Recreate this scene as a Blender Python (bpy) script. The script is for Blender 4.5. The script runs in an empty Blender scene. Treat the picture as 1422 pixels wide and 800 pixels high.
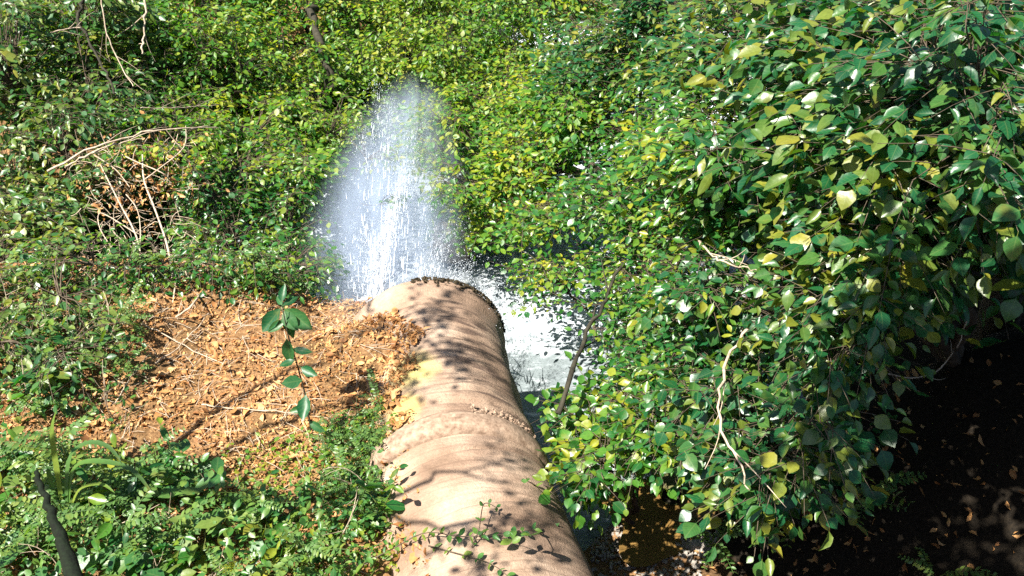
import bpy, math, random
import numpy as np
from mathutils import Vector, Matrix, noise as mnoise
R = math.radians
rng = np.random.default_rng(7)
random.seed(7)
scene = bpy.context.scene
COL = scene.collection

# ------------------------------------------------------------------ camera
CAMZ, PITCH, F = 4.34, R(36.0), 1300.0
cam_d = bpy.data.cameras.new('camera'); cam = bpy.data.objects.new('camera', cam_d); COL.objects.link(cam)
cam.location = (0, 0, CAMZ); cam.rotation_euler = (R(90) - PITCH, 0, 0)
cam_d.sensor_width = 36.0; cam_d.lens = 36.0 * F / 1422.0; cam_d.clip_end = 1000; cam_d.clip_start = 0.02
scene.camera = cam
# ------------------------------------------------------------------ world, sun, exposure
SUN_AZ, SUN_EL = R(-124), R(60)          # azimuth clockwise from +Y
w = bpy.data.worlds.new("World"); scene.world = w; w.use_nodes = True
wn = w.node_tree.nodes; bgn = wn['Background']
sky = wn.new('ShaderNodeTexSky'); sky.sky_type = 'NISHITA'; sky.sun_disc = False
sky.sun_elevation = SUN_EL; sky.sun_rotation = SUN_AZ
w.node_tree.links.new(sky.outputs[0], bgn.inputs[0]); bgn.inputs[1].default_value = 0.05
sd = bpy.data.lights.new('sun', 'SUN'); sun = bpy.data.objects.new('sun', sd); COL.objects.link(sun)
sd.energy = 5.0; sd.angle = R(0.53); sd.color = (1.0, 0.95, 0.85)
sv = Vector((math.sin(SUN_AZ) * math.cos(SUN_EL), math.cos(SUN_AZ) * math.cos(SUN_EL), math.sin(SUN_EL)))
sun.rotation_euler = sv.to_track_quat('Z', 'Y').to_euler(); sun.location = (5, 5, 20)
scene.view_settings.view_transform = 'Standard'; scene.view_settings.look = 'None'
scene.view_settings.exposure = 1.75; scene.view_settings.gamma = 1.0
try:
    scene.cycles.use_denoising = False
    scene.cycles.max_bounces = 7; scene.cycles.diffuse_bounces = 1; scene.cycles.transparent_max_bounces = 8
    scene.cycles.transmission_bounces = 4; scene.cycles.volume_bounces = 1; scene.cycles.sample_clamp_indirect = 4
except Exception: pass

CP, SP = math.cos(PITCH), math.sin(PITCH)
def at(px, py, d):                      # point seen at a photo pixel, d metres in front of the camera
    px = np.asarray(px, float); py = np.asarray(py, float); d = np.asarray(d, float)
    a = (px - 711) / F; b = -(py - 400) / F
    return np.stack([a * d, (CP + b * SP) * d, CAMZ + (-SP + b * CP) * d], -1)
def project(P):
    P = np.asarray(P, float); rz = P[..., 2] - CAMZ
    f = P[..., 1] * CP - rz * SP; u = P[..., 1] * SP + rz * CP
    f2 = np.where(f > .05, f, .05)
    return 711 + F * P[..., 0] / f2, 400 - F * u / f2, f

# ------------------------------------------------------------------ terrain
def xp(y): return np.where(np.asarray(y, float) > 3.75, -0.128 - 0.191 * (np.asarray(y, float) - 2.62), -0.344 - 0.285 * (np.asarray(y, float) - 3.75))          # pipe axis in plan, bent at the joint
def zp(y): return 0.09 - 0.034 * (y - 2.62)
def sstep(a, b, v):
    t = np.clip((np.asarray(v, float) - a) / (b - a), 0, 1); return t * t * (3 - 2 * t)
def vnoise(x, y, s, seed=0):
    x = np.asarray(x, float) * s + 17.3 * seed; y = np.asarray(y, float) * s + 5.1 * seed
    xi = np.floor(x); yi = np.floor(y); fx = x - xi; fy = y - yi
    fx = fx * fx * (3 - 2 * fx); fy = fy * fy * (3 - 2 * fy)
    def h(i, j):
        n = np.sin(i * 127.1 + j * 311.7 + seed * 13.7) * 43758.5453
        return n - np.floor(n)
    return (h(xi, yi) * (1 - fx) + h(xi + 1, yi) * fx) * (1 - fy) + (h(xi, yi + 1) * (1 - fx) + h(xi + 1, yi + 1) * fx) * fy - .5
WATER_Z = -0.92
def ground(x, y):
    x = np.asarray(x, float); y = np.asarray(y, float)
    s = x - xp(y)
    left = 0.42 + 0.03 * np.clip(-s - .4, 0, 6) - .30 * sstep(4.75, 5.45, y) * sstep(-1.3, -.6, s) + .10 * np.exp(-(y - 4.65) ** 2 / .12) * np.exp(-(s + .2) ** 2 / .15)
    left = left + 0.10 * vnoise(x, y, 1.1, 1) + .09 * vnoise(x, y, 2.7, 2)
    right = -0.62 + .10 * vnoise(x, y, 1.7, 3) + 1.5 * sstep(1.5, 4.2, s) + .9 * sstep(4.5, 9, s)
    near = left * (1 - sstep(-.25, .35, s)) + right * sstep(-.25, .35, s)
    # stream bed past the outlet
    edge_l = 5.50 + .03 * np.clip(-s - .9, 0, 9)              # bank line on the left
    edge_r = 3.75 + .6 * np.clip(s - .75, 0, 1.2)
    edge = np.where(s < 0.0, edge_l, edge_r)
    bed = -1.35 + .12 * vnoise(x, y, 1.3, 4)
    k = sstep(0, .75, y - edge + .18 * vnoise(x, y, 1.5, 5))
    cx = -1.0 + 0.10 * (y - 6) + .9 * np.sin((y - 6) * .22)
    width = 2.1 - .09 * np.clip(y - 6, 0, 14)
    off = np.abs(x - cx - .7) - width; offl = np.where(x < cx + .7, sstep(12.0, 17, y), 1.0)
    bank = (.55 + 1.2 * offl) * sstep(0, 2.5, off) + 2.0 * offl * sstep(2.2, 9, off) + 0.05 * np.clip(off - 9, 0, 60)
    far = bed + bank + sstep(12.5, 20, y) * 3.2 + .05 * np.clip(y - 19, 0, 120)
    h = near * (1 - k) + far * k
    h = h + 2.1 * sstep(2.3, 0.4, y) * sstep(-9, -.5, s + 2)  # hillside the camera stands on
    h = h + .8 * sstep(-8, -14, x)
    return h

# ------------------------------------------------------------------ generic mesh helpers
def props(o, label=None, cat=None, group=None, kind=None):
    if label: o['label'] = label
    if cat: o['category'] = cat
    if group: o['group'] = group
    if kind: o['kind'] = kind
    return o
def empty(name, loc, label, cat, group=None):
    o = bpy.data.objects.new(name, None); COL.objects.link(o); o.location = loc
    o.empty_display_size = .1
    return props(o, label, cat, group)
def set_uv(me, uv):
    ul = me.uv_layers.new(name='leaf_uv'); vi = np.empty(len(me.loops), np.int32); me.loops.foreach_get('vertex_index', vi)
    ul.data.foreach_set('uv', np.asarray(uv, np.float32)[vi].ravel())
def mesh_np(name, V, faces, smooth=True):
    """faces: list of index tuples or (M,k) array"""
    me = bpy.data.meshes.new(name)
    V = np.asarray(V, np.float32)
    if isinstance(faces, np.ndarray):
        k = faces.shape[1]; n = len(faces)
        me.vertices.add(len(V)); me.vertices.foreach_set('co', V.ravel())
        me.loops.add(n * k); me.loops.foreach_set('vertex_index', faces.astype(np.int32).ravel())
        me.polygons.add(n); me.polygons.foreach_set('loop_start', np.arange(0, n * k, k, dtype=np.int32))
        me.polygons.foreach_set('loop_total', np.full(n, k, np.int32))
        me.update(calc_edges=True)
    else:
        me.from_pydata([tuple(v) for v in V], [], faces)
    me.polygons.foreach_set('use_smooth', np.full(len(me.polygons), smooth))
    return me
def link(name, me, mat, parent=None, origin=None):
    o = bpy.data.objects.new(name, me); COL.objects.link(o)
    if mat is not None and len(me.materials) == 0: me.materials.append(mat)
    if parent is not None: o.parent = parent
    return o
class Tubes:
    """collects tapered tubes as quads"""
    def __init__(s): s.V = []; s.Fc = []; s.n = 0
    def add(s, pts, r0, r1, sides=5, wob=0.0):
        P = np.asarray(pts, float); n = len(P)
        if n < 2: return
        T = np.gradient(P, axis=0); T /= np.linalg.norm(T, axis=1)[:, None] + 1e-9
        ref = np.array([.31, .17, .93]); 
        A = np.cross(T, ref); A /= np.linalg.norm(A, axis=1)[:, None] + 1e-9
        B = np.cross(T, A)
        r = np.linspace(r0, r1, n) * (1 + wob * (rng.random(n) - .5))
        ang = np.arange(sides) * 2 * np.pi / sides
        ring = P[:, None, :] + r[:, None, None] * (np.cos(ang)[None, :, None] * A[:, None, :] + np.sin(ang)[None, :, None] * B[:, None, :])
        s.V.append(ring.reshape(-1, 3))
        i = np.arange(n - 1)[:, None] * sides; j = np.arange(sides)[None, :]; j2 = (j + 1) % sides
        q = np.stack([i + j, i + j2, i + sides + j2, i + sides + j], -1).reshape(-1, 4) + s.n
        s.Fc.append(q); s.n += n * sides
    def mesh(s, name, origin=(0, 0, 0)):
        return mesh_np(name, np.concatenate(s.V) - np.asarray(origin), np.concatenate(s.Fc))
def curve(p0, p1, bend, n=7):
    p0 = np.asarray(p0, float); p1 = np.asarray(p1, float); b = np.asarray(bend, float)
    t = np.linspace(0, 1, n)[:, None]
    m = (p0 + p1) / 2 + b
    return (1 - t) ** 2 * p0 + 2 * t * (1 - t) * m + t * t * p1
def smooth_path(pts, n=24):
    P = np.asarray(pts, float); k = len(P); t = np.linspace(0, k - 1, n); out = []
    for v in t:
        i = min(int(v), k - 2); f = v - i
        a, b, c, d = P[max(i - 1, 0)], P[i], P[i + 1], P[min(i + 2, k - 1)]
        out.append(.5 * (2 * b + (c - a) * f + (2 * a - 5 * b + 4 * c - d) * f * f + (3 * b - a - 3 * c + d) * f ** 3))
    return np.array(out)

# ------------------------------------------------------------------ materials
def new_mat(name):
    m = bpy.data.materials.new(name); m.use_nodes = True; nt = m.node_tree; nt.nodes.clear()
    out = nt.nodes.new('ShaderNodeOutputMaterial'); return m, nt, out
def nd(nt, t, **kw):
    n = nt.nodes.new(t)
    for k, v in kw.items():
        if k.startswith('_'): setattr(n, k[1:], v)
        else: n.inputs[k.replace('__', ' ')].default_value = v
    return n
def ramp(nt, stops, fac=None):
    r = nt.nodes.new('ShaderNodeValToRGB'); e = r.color_ramp.elements
    while len(e) < len(stops): e.new(.5)
    for i, (p, c) in enumerate(stops):
        e[i].position = p; e[i].color = (*c, 1) if len(c) == 3 else c
    if fac is not None: nt.links.new(fac, r.inputs[0])
    return r
def math_n(nt, op, a, b=None, clamp=False):
    n = nt.nodes.new('ShaderNodeMath'); n.operation = op; n.use_clamp = clamp
    for i, v in enumerate((a, b)):
        if v is None: continue
        if isinstance(v, (int, float)): n.inputs[i].default_value = v
        else: nt.links.new(v, n.inputs[i])
    return n.outputs[0]
def mix_c(nt, fac, a, b, bt='MIX'):
    n = nt.nodes.new('ShaderNodeMix'); n.data_type = 'RGBA'; n.blend_type = bt
    for i, v in ((0, fac), (6, a), (7, b)):
        if isinstance(v, (int, float)): n.inputs[i].default_value = v
        elif isinstance(v, tuple): n.inputs[i].default_value = (*v, 1)
        else: nt.links.new(v, n.inputs[i])
    return n.outputs[2]
def leaf_mat(name, stops, trans=.38, rough=.38, spec=.5, clump=1.3, tmul=(1.6, 1.9, .5)):
    m, nt, out = new_mat(name); L = nt.links.new
    geo = nt.nodes.new('ShaderNodeNewGeometry'); oi = nt.nodes.new('ShaderNodeObjectInfo')
    no = nd(nt, 'ShaderNodeTexNoise', Scale=clump, Detail=2.0); L(geo.outputs['Position'], no.inputs['Vector'])
    s = math_n(nt, 'ADD', geo.outputs['Random Per Island'], oi.outputs['Random'])
    fr = math_n(nt, 'FRACT', s)
    v = math_n(nt, 'ADD', math_n(nt, 'MULTIPLY', fr, .62), math_n(nt, 'MULTIPLY', math_n(nt, 'SUBTRACT', no.outputs[0], .3), .95), True)
    rp = ramp(nt, stops, v)
    n2 = nd(nt, 'ShaderNodeTexNoise', Scale=55.0, Detail=2.0); L(geo.outputs['Position'], n2.inputs['Vector'])
    c = mix_c(nt, .35, rp.outputs[0], n2.outputs[0], 'OVERLAY')
    uv = nt.nodes.new('ShaderNodeUVMap'); uv.uv_map = 'leaf_uv'; sx = nt.nodes.new('ShaderNodeSeparateXYZ'); L(uv.outputs[0], sx.inputs[0])
    av = math_n(nt, 'ABSOLUTE', sx.outputs[1])
    rib = math_n(nt, 'SUBTRACT', 1.0, math_n(nt, 'MULTIPLY', av, 28.0), True)
    vn = math_n(nt, 'SINE', math_n(nt, 'MULTIPLY', math_n(nt, 'SUBTRACT', sx.outputs[0], math_n(nt, 'MULTIPLY', av, .9)), 42.0))
    vn = math_n(nt, 'MULTIPLY', math_n(nt, 'SUBTRACT', vn, .72, True), 1.6)
    c = mix_c(nt, math_n(nt, 'MULTIPLY', math_n(nt, 'MAXIMUM', rib, vn), .24), c, (.20, .24, .08))
    nb = nd(nt, 'ShaderNodeTexNoise', Scale=9.0, Detail=3.0); L(geo.outputs['Position'], nb.inputs['Vector'])
    c = mix_c(nt, math_n(nt, 'MULTIPLY', ramp(nt, [(.62, (0, 0, 0)), (.72, (1, 1, 1))], nb.outputs[0]).outputs[0], .35), c, (.20, .15, .02))
    p = nd(nt, 'ShaderNodeBsdfPrincipled', Roughness=rough); L(c, p.inputs['Base Color'])
    p.inputs['Specular IOR Level'].default_value = spec
    bmp = nd(nt, 'ShaderNodeBump', Strength=.25, Distance=.004); L(n2.outputs[0], bmp.inputs['Height']); L(bmp.outputs[0], p.inputs['Normal'])
    tr = nt.nodes.new('ShaderNodeBsdfTranslucent'); L(mix_c(nt, 1.0, c, tmul, 'MULTIPLY'), tr.inputs[0])
    mx = nt.nodes.new('ShaderNodeMixShader'); mx.inputs[0].default_value = trans
    L(p.outputs[0], mx.inputs[1]); L(tr.outputs[0], mx.inputs[2]); L(mx.outputs[0], out.inputs[0])
    return m
def bark_mat(name, a, b, scale=18.0, rough=.85):
    m, nt, out = new_mat(name); L = nt.links.new
    g = nt.nodes.new('ShaderNodeNewGeometry')
    no = nd(nt, 'ShaderNodeTexNoise', Scale=scale, Detail=5.0, Roughness=.65); L(g.outputs['Position'], no.inputs['Vector'])
    p = nd(nt, 'ShaderNodeBsdfPrincipled', Roughness=rough); p.inputs['Specular IOR Level'].default_value = .2; L(ramp(nt, [(.3, a), (.7, b)], no.outputs[0]).outputs[0], p.inputs['Base Color'])
    bm = nd(nt, 'ShaderNodeBump', Strength=.6, Distance=.01); L(no.outputs[0], bm.inputs['Height']); L(bm.outputs[0], p.inputs['Normal'])
    L(p.outputs[0], out.inputs[0]); return m

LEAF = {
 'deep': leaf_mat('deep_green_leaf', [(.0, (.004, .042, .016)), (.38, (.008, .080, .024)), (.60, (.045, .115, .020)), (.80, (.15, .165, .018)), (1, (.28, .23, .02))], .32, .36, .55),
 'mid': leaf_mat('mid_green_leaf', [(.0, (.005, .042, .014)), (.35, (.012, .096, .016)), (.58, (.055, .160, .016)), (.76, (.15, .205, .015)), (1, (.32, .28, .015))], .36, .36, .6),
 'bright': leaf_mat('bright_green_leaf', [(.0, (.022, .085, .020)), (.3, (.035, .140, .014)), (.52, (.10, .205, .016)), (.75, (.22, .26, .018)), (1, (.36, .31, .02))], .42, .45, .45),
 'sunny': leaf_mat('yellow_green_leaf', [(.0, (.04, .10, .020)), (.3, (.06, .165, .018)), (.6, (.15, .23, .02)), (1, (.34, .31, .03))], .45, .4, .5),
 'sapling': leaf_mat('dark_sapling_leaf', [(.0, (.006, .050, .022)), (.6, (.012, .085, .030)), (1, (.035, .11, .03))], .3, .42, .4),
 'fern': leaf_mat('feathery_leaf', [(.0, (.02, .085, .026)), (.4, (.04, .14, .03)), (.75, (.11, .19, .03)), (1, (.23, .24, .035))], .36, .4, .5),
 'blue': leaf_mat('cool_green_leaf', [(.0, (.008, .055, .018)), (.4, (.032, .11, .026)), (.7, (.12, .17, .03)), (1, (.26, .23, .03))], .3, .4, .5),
 'dry': leaf_mat('dry_leaf', [(.0, (.08, .030, .012)), (.3, (.29, .125, .045)), (.6, (.46, .23, .085)), (1, (.62, .40, .20))], .2, .6, .25, 2.4, (1.1, .9, .6)),
}
BARK = bark_mat('grey_brown_bark', (.035, .026, .018), (.13, .10, .07))
PALEBARK = bark_mat('pale_dry_wood', (.26, .19, .13), (.52, .43, .33), 30)
DARKBARK = bark_mat('dark_bark', (.012, .011, .008), (.05, .045, .03))
STEM = bark_mat('green_stem', (.06, .09, .02), (.16, .17, .05))

# ------------------------------------------------------------------ leaf templates (length 1 along +x, +z up)
def leaf_tpl(width, n=3, fold=.08, droop=.12, tip=.35, wavy=0.0, petiole=.12, peak=.45):
    """midrib row + one row per side; returns verts, tris"""
    xs = np.linspace(0, 1, n + 2)
    prof = np.array([0.0] + [max(.05, math.sin(math.pi * min(1, x ** (math.log(.5) / math.log(peak)))) ** (.7 if x < peak else .7 + tip)) for x in xs[1:-1]] + [0.0])
    V = []; 
    for i, x in enumerate(xs): V.append((x, 0, -droop * x * x))
    Ls, Rs = [], []
    for i in range(1, n + 1):
        for sgn, lst in ((1, Ls), (-1, Rs)):
            wv = wavy * ((i % 2) * 2 - 1)
            lst.append(len(V)); V.append((xs[i] + .03, sgn * width * .5 * prof[i], fold * prof[i] - droop * xs[i] ** 2 + wv * sgn))
    Fc = []
    for lst, fl in ((Ls, 0), (Rs, 1)):
        f = [(0, 1, lst[0])]
        for i in range(n - 1): f += [(i + 1, lst[i + 1], lst[i]), (i + 1, i + 2, lst[i + 1])]
        f.append((n, n + 1, lst[-1]))
        Fc += [t if fl == 0 else (t[0], t[2], t[1]) for t in f]
    if petiole:
        k = len(V); V += [(-petiole, .008, .01), (-petiole, -.008, .01), (.02, .01, 0), (.02, -.01, 0)]
        Fc += [(k, k + 1, k + 3), (k, k + 3, k + 2)]
    return np.array(V), np.array(Fc)
TPL = {
 'broad': [leaf_tpl(.80, 4, .09, .14, .3, .01, .2, .42), leaf_tpl(.66, 4, .20, .05, .3, -.015, .2, .42), leaf_tpl(.86, 4, .02, .30, .35, .02, .2, .40), leaf_tpl(.58, 4, -.10, .36, .5, .03, .15, .38), leaf_tpl(.46, 4, .24, .22, .4, .02, .15, .45)],
 'oval': [leaf_tpl(.60, 3, .09, .12, .3, 0, .12), leaf_tpl(.46, 3, .16, .26, .3, 0, .12), leaf_tpl(.66, 3, .03, .05, .3, .01, .12), leaf_tpl(.38, 3, -.06, .34, .4, .02, .1), leaf_tpl(.52, 3, .2, -.1, .3, .02, .1)],
 'small': [leaf_tpl(.52, 2, .07, .1, .2, 0, 0), leaf_tpl(.42, 2, .1, .2, .2, 0, 0), leaf_tpl(.6, 2, .04, .05, .2, 0, 0)],
 'dry': [leaf_tpl(.5, 2, .16, .25, .2, .05, 0), leaf_tpl(.4, 2, -.12, -.3, .2, .06, 0), leaf_tpl(.6, 2, .1, -.15, .2, -.06, 0), leaf_tpl(.18, 1, .05, .1, .2, 0, 0)],
}
def frames(A, N):
    """A axis (n,3), N approx normal -> (n,3,3) columns x,y,z"""
    X = A / (np.linalg.norm(A, axis=1)[:, None] + 1e-9)
    Y = np.cross(N, X); Y /= np.linalg.norm(Y, axis=1)[:, None] + 1e-9
    Z = np.cross(X, Y)
    return np.stack([X, Y, Z], -1)
def leaves_mesh(name, tpl, M, pos, size, var, origin=(0, 0, 0)):
    VV, FF, n0, UVs = [], [], 0, []
    for k, (V, Fc) in enumerate(TPL[tpl]):
        sel = np.where(var == k)[0]
        if len(sel) == 0: continue
        W = np.einsum('nij,vj->nvi', M[sel], V) * size[sel][:, None, None] + pos[sel][:, None, :] - np.asarray(origin)
        VV.append(W.reshape(-1, 3)); FF.append((Fc[None] + (np.arange(len(sel)) * len(V))[:, None, None]).reshape(-1, 3) + n0); n0 += len(sel) * len(V); UVs.append(np.tile(V[:, :2], (len(sel), 1)))
    me = mesh_np(name, np.concatenate(VV), np.concatenate(FF)); set_uv(me, np.concatenate(UVs)); return me
_single = {}
def single_leaf_mesh(tpl, k, mat):
    key = (tpl, k, mat.name)
    if key not in _single:
        V, Fc = TPL[tpl][k]; me = mesh_np('leaf_blade', V, Fc); set_uv(me, V[:, :2]); me.materials.append(mat); _single[key] = me
    return _single[key]

# ------------------------------------------------------------------ depth of the foliage (metres in front of the camera) at photo pixels
DTAB = np.array([
 (1400, 0, 3.2), (1400, 250, 3.1), (1300, 100, 3.4), (1320, 300, 3.4), (1150, 60, 4.6), (1000, 200, 5.1), (1000, 40, 6.2), (850, 60, 8.3), (800, 150, 8.2), (700, 250, 8.4), (620, 60, 11.5),
 (640, 150, 10.0), (620, 300, 9.0), (680, 360, 7.8), (760, 350, 7.2), (850, 450, 6.2), (850, 330, 6.6), (1000, 400, 4.9), (1200, 450, 3.7), (1000, 600, 4.2), (800, 560, 5.6), (800, 700, 4.7), (900, 620, 4.8), (1150, 650, 3.7), (1020, 700, 3.9),
 (0, 390, 6.8), (100, 380, 6.9), (450, 380, 6.9), (280, 390, 6.8), (100, 200, 7.8), (250, 250, 7.7), (400, 250, 7.9), (420, 150, 9.0), (0, 0, 8.2), (100, 0, 8.7), (250, 60, 9.2), (400, 60, 11.0), (480, 130, 11.0), (540, 60, 12.5), (480, 0, 12.8), (650, 0, 12.5), (750, 0, 10.5), (900, 0, 7.8)], float)
def depth(px, py):
    px = np.asarray(px, float); py = np.asarray(py, float)
    d2 = (px[:, None] - DTAB[None, :, 0]) ** 2 + (py[:, None] - DTAB[None, :, 1]) ** 2 + 400
    wt = d2 ** -1.6
    return (wt * DTAB[None, :, 2]).sum(1) / wt.sum(1)
def in_poly(px, py, poly):
    P = np.asarray(poly, float); ins = np.zeros(len(px), bool); j = len(P) - 1
    for i in range(len(P)):
        c = (P[i, 1] > py) != (P[j, 1] > py)
        xx = (P[j, 0] - P[i, 0]) * (py - P[i, 1]) / (P[j, 1] - P[i, 1] + 1e-9) + P[i, 0]
        ins ^= c & (px < xx); j = i
    return ins
def tips_in(poly, n, layer=.5, lift=0.0, holes=(), clump=5):
    P = np.asarray(poly, float); lo, hi = P.min(0), P.max(0); out = np.zeros((0, 3))
    nc = max(6, n // clump)
    C = np.zeros((0, 2))
    while len(C) < nc:
        q = lo + rng.random((nc * 2, 2)) * (hi - lo); C = np.concatenate([C, q[in_poly(q[:, 0], q[:, 1], poly)]])
    C = C[:nc]; cl = rng.exponential(layer, nc) * .55
    rad = .62 * math.sqrt(abs(sum(P[k][0] * P[(k + 1) % len(P)][1] - P[(k + 1) % len(P)][0] * P[k][1] for k in range(len(P)))) / 2 / nc)
    while len(out) < n:
        k = rng.integers(0, nc, n * 2); q = C[k] + rng.normal(size=(n * 2, 2)) * rad * [.75, .42]
        ok = in_poly(q[:, 0], q[:, 1], poly)
        for h in holes:
            ok &= ~(in_poly(q[:, 0], q[:, 1], h) & (rng.random(len(q)) < .93))
        out = np.concatenate([out, np.concatenate([q, cl[k][:, None]], 1)[ok]])
    q = out[:n]
    d = depth(q[:, 0], q[:, 1]) + q[:, 2] + rng.exponential(layer, n) * .4 + (rng.random(n) - .5) * .2 + lift
    return at(q[:, 0], q[:, 1], d)
def tips_ellipsoid(c, r, n, shell=.55):
    v = rng.normal(size=(n, 3)); v /= np.linalg.norm(v, axis=1)[:, None]
    rad = shell + (1 - shell) * rng.random(n) ** .7
    rad *= 1 + .22 * np.sin(v[:, 0] * 5 + c[0]) * np.cos(v[:, 1] * 6 + c[1] + v[:, 2] * 4)
    return np.asarray(c) + v * rad[:, None] * np.asarray(r)
UP = np.array([0, 0, 1.0])
def grow(name, label, cat, base, tips, leafmat, tpl, lsize, limbs=5, twigs=3, tw_len=.3, step=.05, trunk_r=.05, singles=0, group=None, barkm=None, flat=.45, hang=.25, bough_r=.006, trunk=None):
    base = np.asarray(base, float); barkm = barkm or BARK
    root = empty(name, base, label, cat, group)
    n = len(tips)
    cen = tips[rng.choice(n, limbs, replace=False)]
    for _ in range(6):
        a = np.argmin(((tips[:, None] - cen[None]) ** 2).sum(2), 1)
        cen = np.array([tips[a == k].mean(0) if (a == k).any() else cen[k] for k in range(limbs)])
    start = base
    if trunk is not None:
        start = base + np.asarray(trunk, float)
        T = Tubes(); T.add(smooth_path([base - UP * .3, base + .33 * np.asarray(trunk) + rng.normal(size=3) * .07, base + .7 * np.asarray(trunk) + rng.normal(size=3) * .07, start], 12), trunk_r * 1.25, trunk_r * .8, 9, .2)
        link('trunk', T.mesh('trunk', base), barkm, root)
    limb_pts = []
    for k in range(limbs):
        e = start + (cen[k] - start) * .88
        L = np.linalg.norm(e - start)
        pts = curve(start - (UP * .25 if trunk is None else 0), e, UP * L * .16 + rng.normal(size=3) * L * .07, 14)
        pts[1:-1] += rng.normal(size=(12, 3)) * L * .012
        T = Tubes(); T.add(pts, trunk_r * (.62 if trunk is not None else 1), trunk_r * .22, 6, .2); limb_pts.append(pts)
        link('branch', T.mesh('branch', base), barkm, root)
    TW = Tubes(); ax, nm, po, sz = [], [], [], []
    for i in range(n):
        lp = limb_pts[a[i]]; tip = tips[i]
        dd = np.linalg.norm(lp[5:] - tip, axis=1) + .25 * np.linalg.norm(lp[5:] - start, axis=1) * 0
        st = lp[5 + int(np.argmin(dd))]
        L = np.linalg.norm(tip - st)
        bp = curve(st, tip, UP * L * .14 + rng.normal(size=3) * L * .08, 6)
        TW.add(bp, bough_r, bough_r * .35, 4)
        o = tip - bp[3]; o /= np.linalg.norm(o) + 1e-9
        h = np.array([o[0], o[1], 0]) + rng.normal(size=3) * [.35, .35, 0]; h /= np.linalg.norm(h) + 1e-6
        side = np.cross(UP, h)
        for t in range(twigs):
            s0 = bp[-1] if t == 0 else bp[-1] + (bp[3] - bp[-1]) * min(1, rng.random() * min(1, tw_len / max(L * .5, .01)) )
            ang = rng.normal() * .35 if t == 0 else rng.uniform(.35, 1.25) * (1 if t % 2 else -1)
            d = h * math.cos(ang) + side * math.sin(ang) + UP * (rng.normal() * .22 - hang * .4); d /= np.linalg.norm(d)
            ln = tw_len * rng.uniform(.65, 1.3)
            e = s0 + d * ln - UP * ln * hang * rng.random()
            tp = curve(s0, e, UP * ln * .08, 4); TW.add(tp, bough_r * .45, bough_r * .2, 3)
            m = max(3, int(ln / step)); tt = np.linspace(.12, 1, m)
            pts = (1 - tt)[:, None] * s0 + tt[:, None] * e + (4 * tt * (1 - tt) * ln * .04)[:, None] * UP
            sd_ = np.cross(UP, d); sd_ /= np.linalg.norm(sd_) + 1e-9
            sg = np.where(np.arange(m) % 2 == 0, 1.0, -1.0); sg[-1] *= .1
            A = d[None] * .55 + sd_[None] * sg[:, None] * .85 + rng.normal(size=(m, 3)) * .28; A[:, 2] -= hang * (.3 + rng.random(m))
            N = UP[None] + rng.normal(size=(m, 3)) * flat
            ax.append(A); nm.append(N); po.append(pts); sz.append(lsize * (.5 + .85 * rng.random(m) ** .8))
    link('twigs', TW.mesh('twigs', base), barkm, root)['kind'] = 'stuff'
    A = np.concatenate(ax); N = np.concatenate(nm); P = np.concatenate(po); S = np.concatenate(sz)
    An = A / np.linalg.norm(A, axis=1)[:, None]
    P = P + An * S[:, None] * .15
    M = frames(A, N); var = rng.integers(0, len(TPL[tpl]), len(P))
    # nothing grows inside the pipe or under the ground
    s = P[:, 0] - xp(P[:, 1]); inside = (np.hypot(s, P[:, 2] - zp(P[:, 1])) < .66) & (P[:, 1] < 5.4)
    keep = ~inside & (P[:, 2] > ground(P[:, 0], P[:, 1]) + .01)
    A, P, S, M, var = A[keep], P[keep], S[keep], M[keep], var[keep]
    single = np.zeros(len(P), bool)
    if singles:
        C = P + M[:, :, 0] * S[:, None] * .5
        px, py, f = project(C); b = np.floor(px / 9).astype(int) * 1000 + np.floor(py / 9).astype(int)
        order = np.argsort(f); seen = set(); front = []
        for i in order:
            if 0 < px[i] < 1422 and 0 < py[i] < 800 and f[i] > .5 and b[i] not in seen:
                seen.add(b[i]); front.append(i)
        front = np.array(front, int); front = front[np.argsort(-(S[front] / f[front]))][:singles]
        single[front] = True
        for i in front:
            o = bpy.data.objects.new('leaf', single_leaf_mesh(tpl, int(var[i]), leafmat)); COL.objects.link(o); o.parent = root
            o.matrix_local = Matrix.Translation(Vector(P[i] - base)) @ Matrix(M[i].tolist()).to_4x4() @ Matrix.Scale(float(S[i]), 4)
    r = ~single
    o = link('foliage', leaves_mesh('foliage', tpl, M[r], P[r], S[r], var[r], base), leafmat, root); o['kind'] = 'stuff'
    return root, len(P)

# ================================================================== SETTING: ground sheet
def axis_coords(lo, hi, step, far):
    a = np.arange(lo, hi + step / 2, step); ext = []; d = step
    while True:
        d *= 1.35; nxt = (ext[-1] if ext else 0) + d; ext.append(nxt)
        if nxt > far: break
    e = np.array(ext); return np.concatenate([lo - e[::-1], a, hi + e])
gx = axis_coords(-7, 7, .06, 220); gy = axis_coords(-1, 14, .06, 220)
X, Y = np.meshgrid(gx, gy); Z = ground(X, Y)
inn = (np.abs(X) < 7) & (Y > -1) & (Y < 14)
Z = Z + np.where(inn, .035 * vnoise(X, Y, 6, 6) + .03 * vnoise(X, Y, 12, 7), 0)
nx, ny = len(gx), len(gy); idx = np.arange(nx * ny).reshape(ny, nx)
q = np.stack([idx[:-1, :-1], idx[:-1, 1:], idx[1:, 1:], idx[1:, :-1]], -1).reshape(-1, 4)
m, nt, out = new_mat('soil'); L = nt.links.new
g = nt.nodes.new('ShaderNodeNewGeometry')
n1 = nd(nt, 'ShaderNodeTexNoise', Scale=2.2, Detail=4.0); L(g.outputs['Position'], n1.inputs['Vector'])
n2 = nd(nt, 'ShaderNodeTexNoise', Scale=45.0, Detail=5.0, Roughness=.7); L(g.outputs['Position'], n2.inputs['Vector'])
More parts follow.
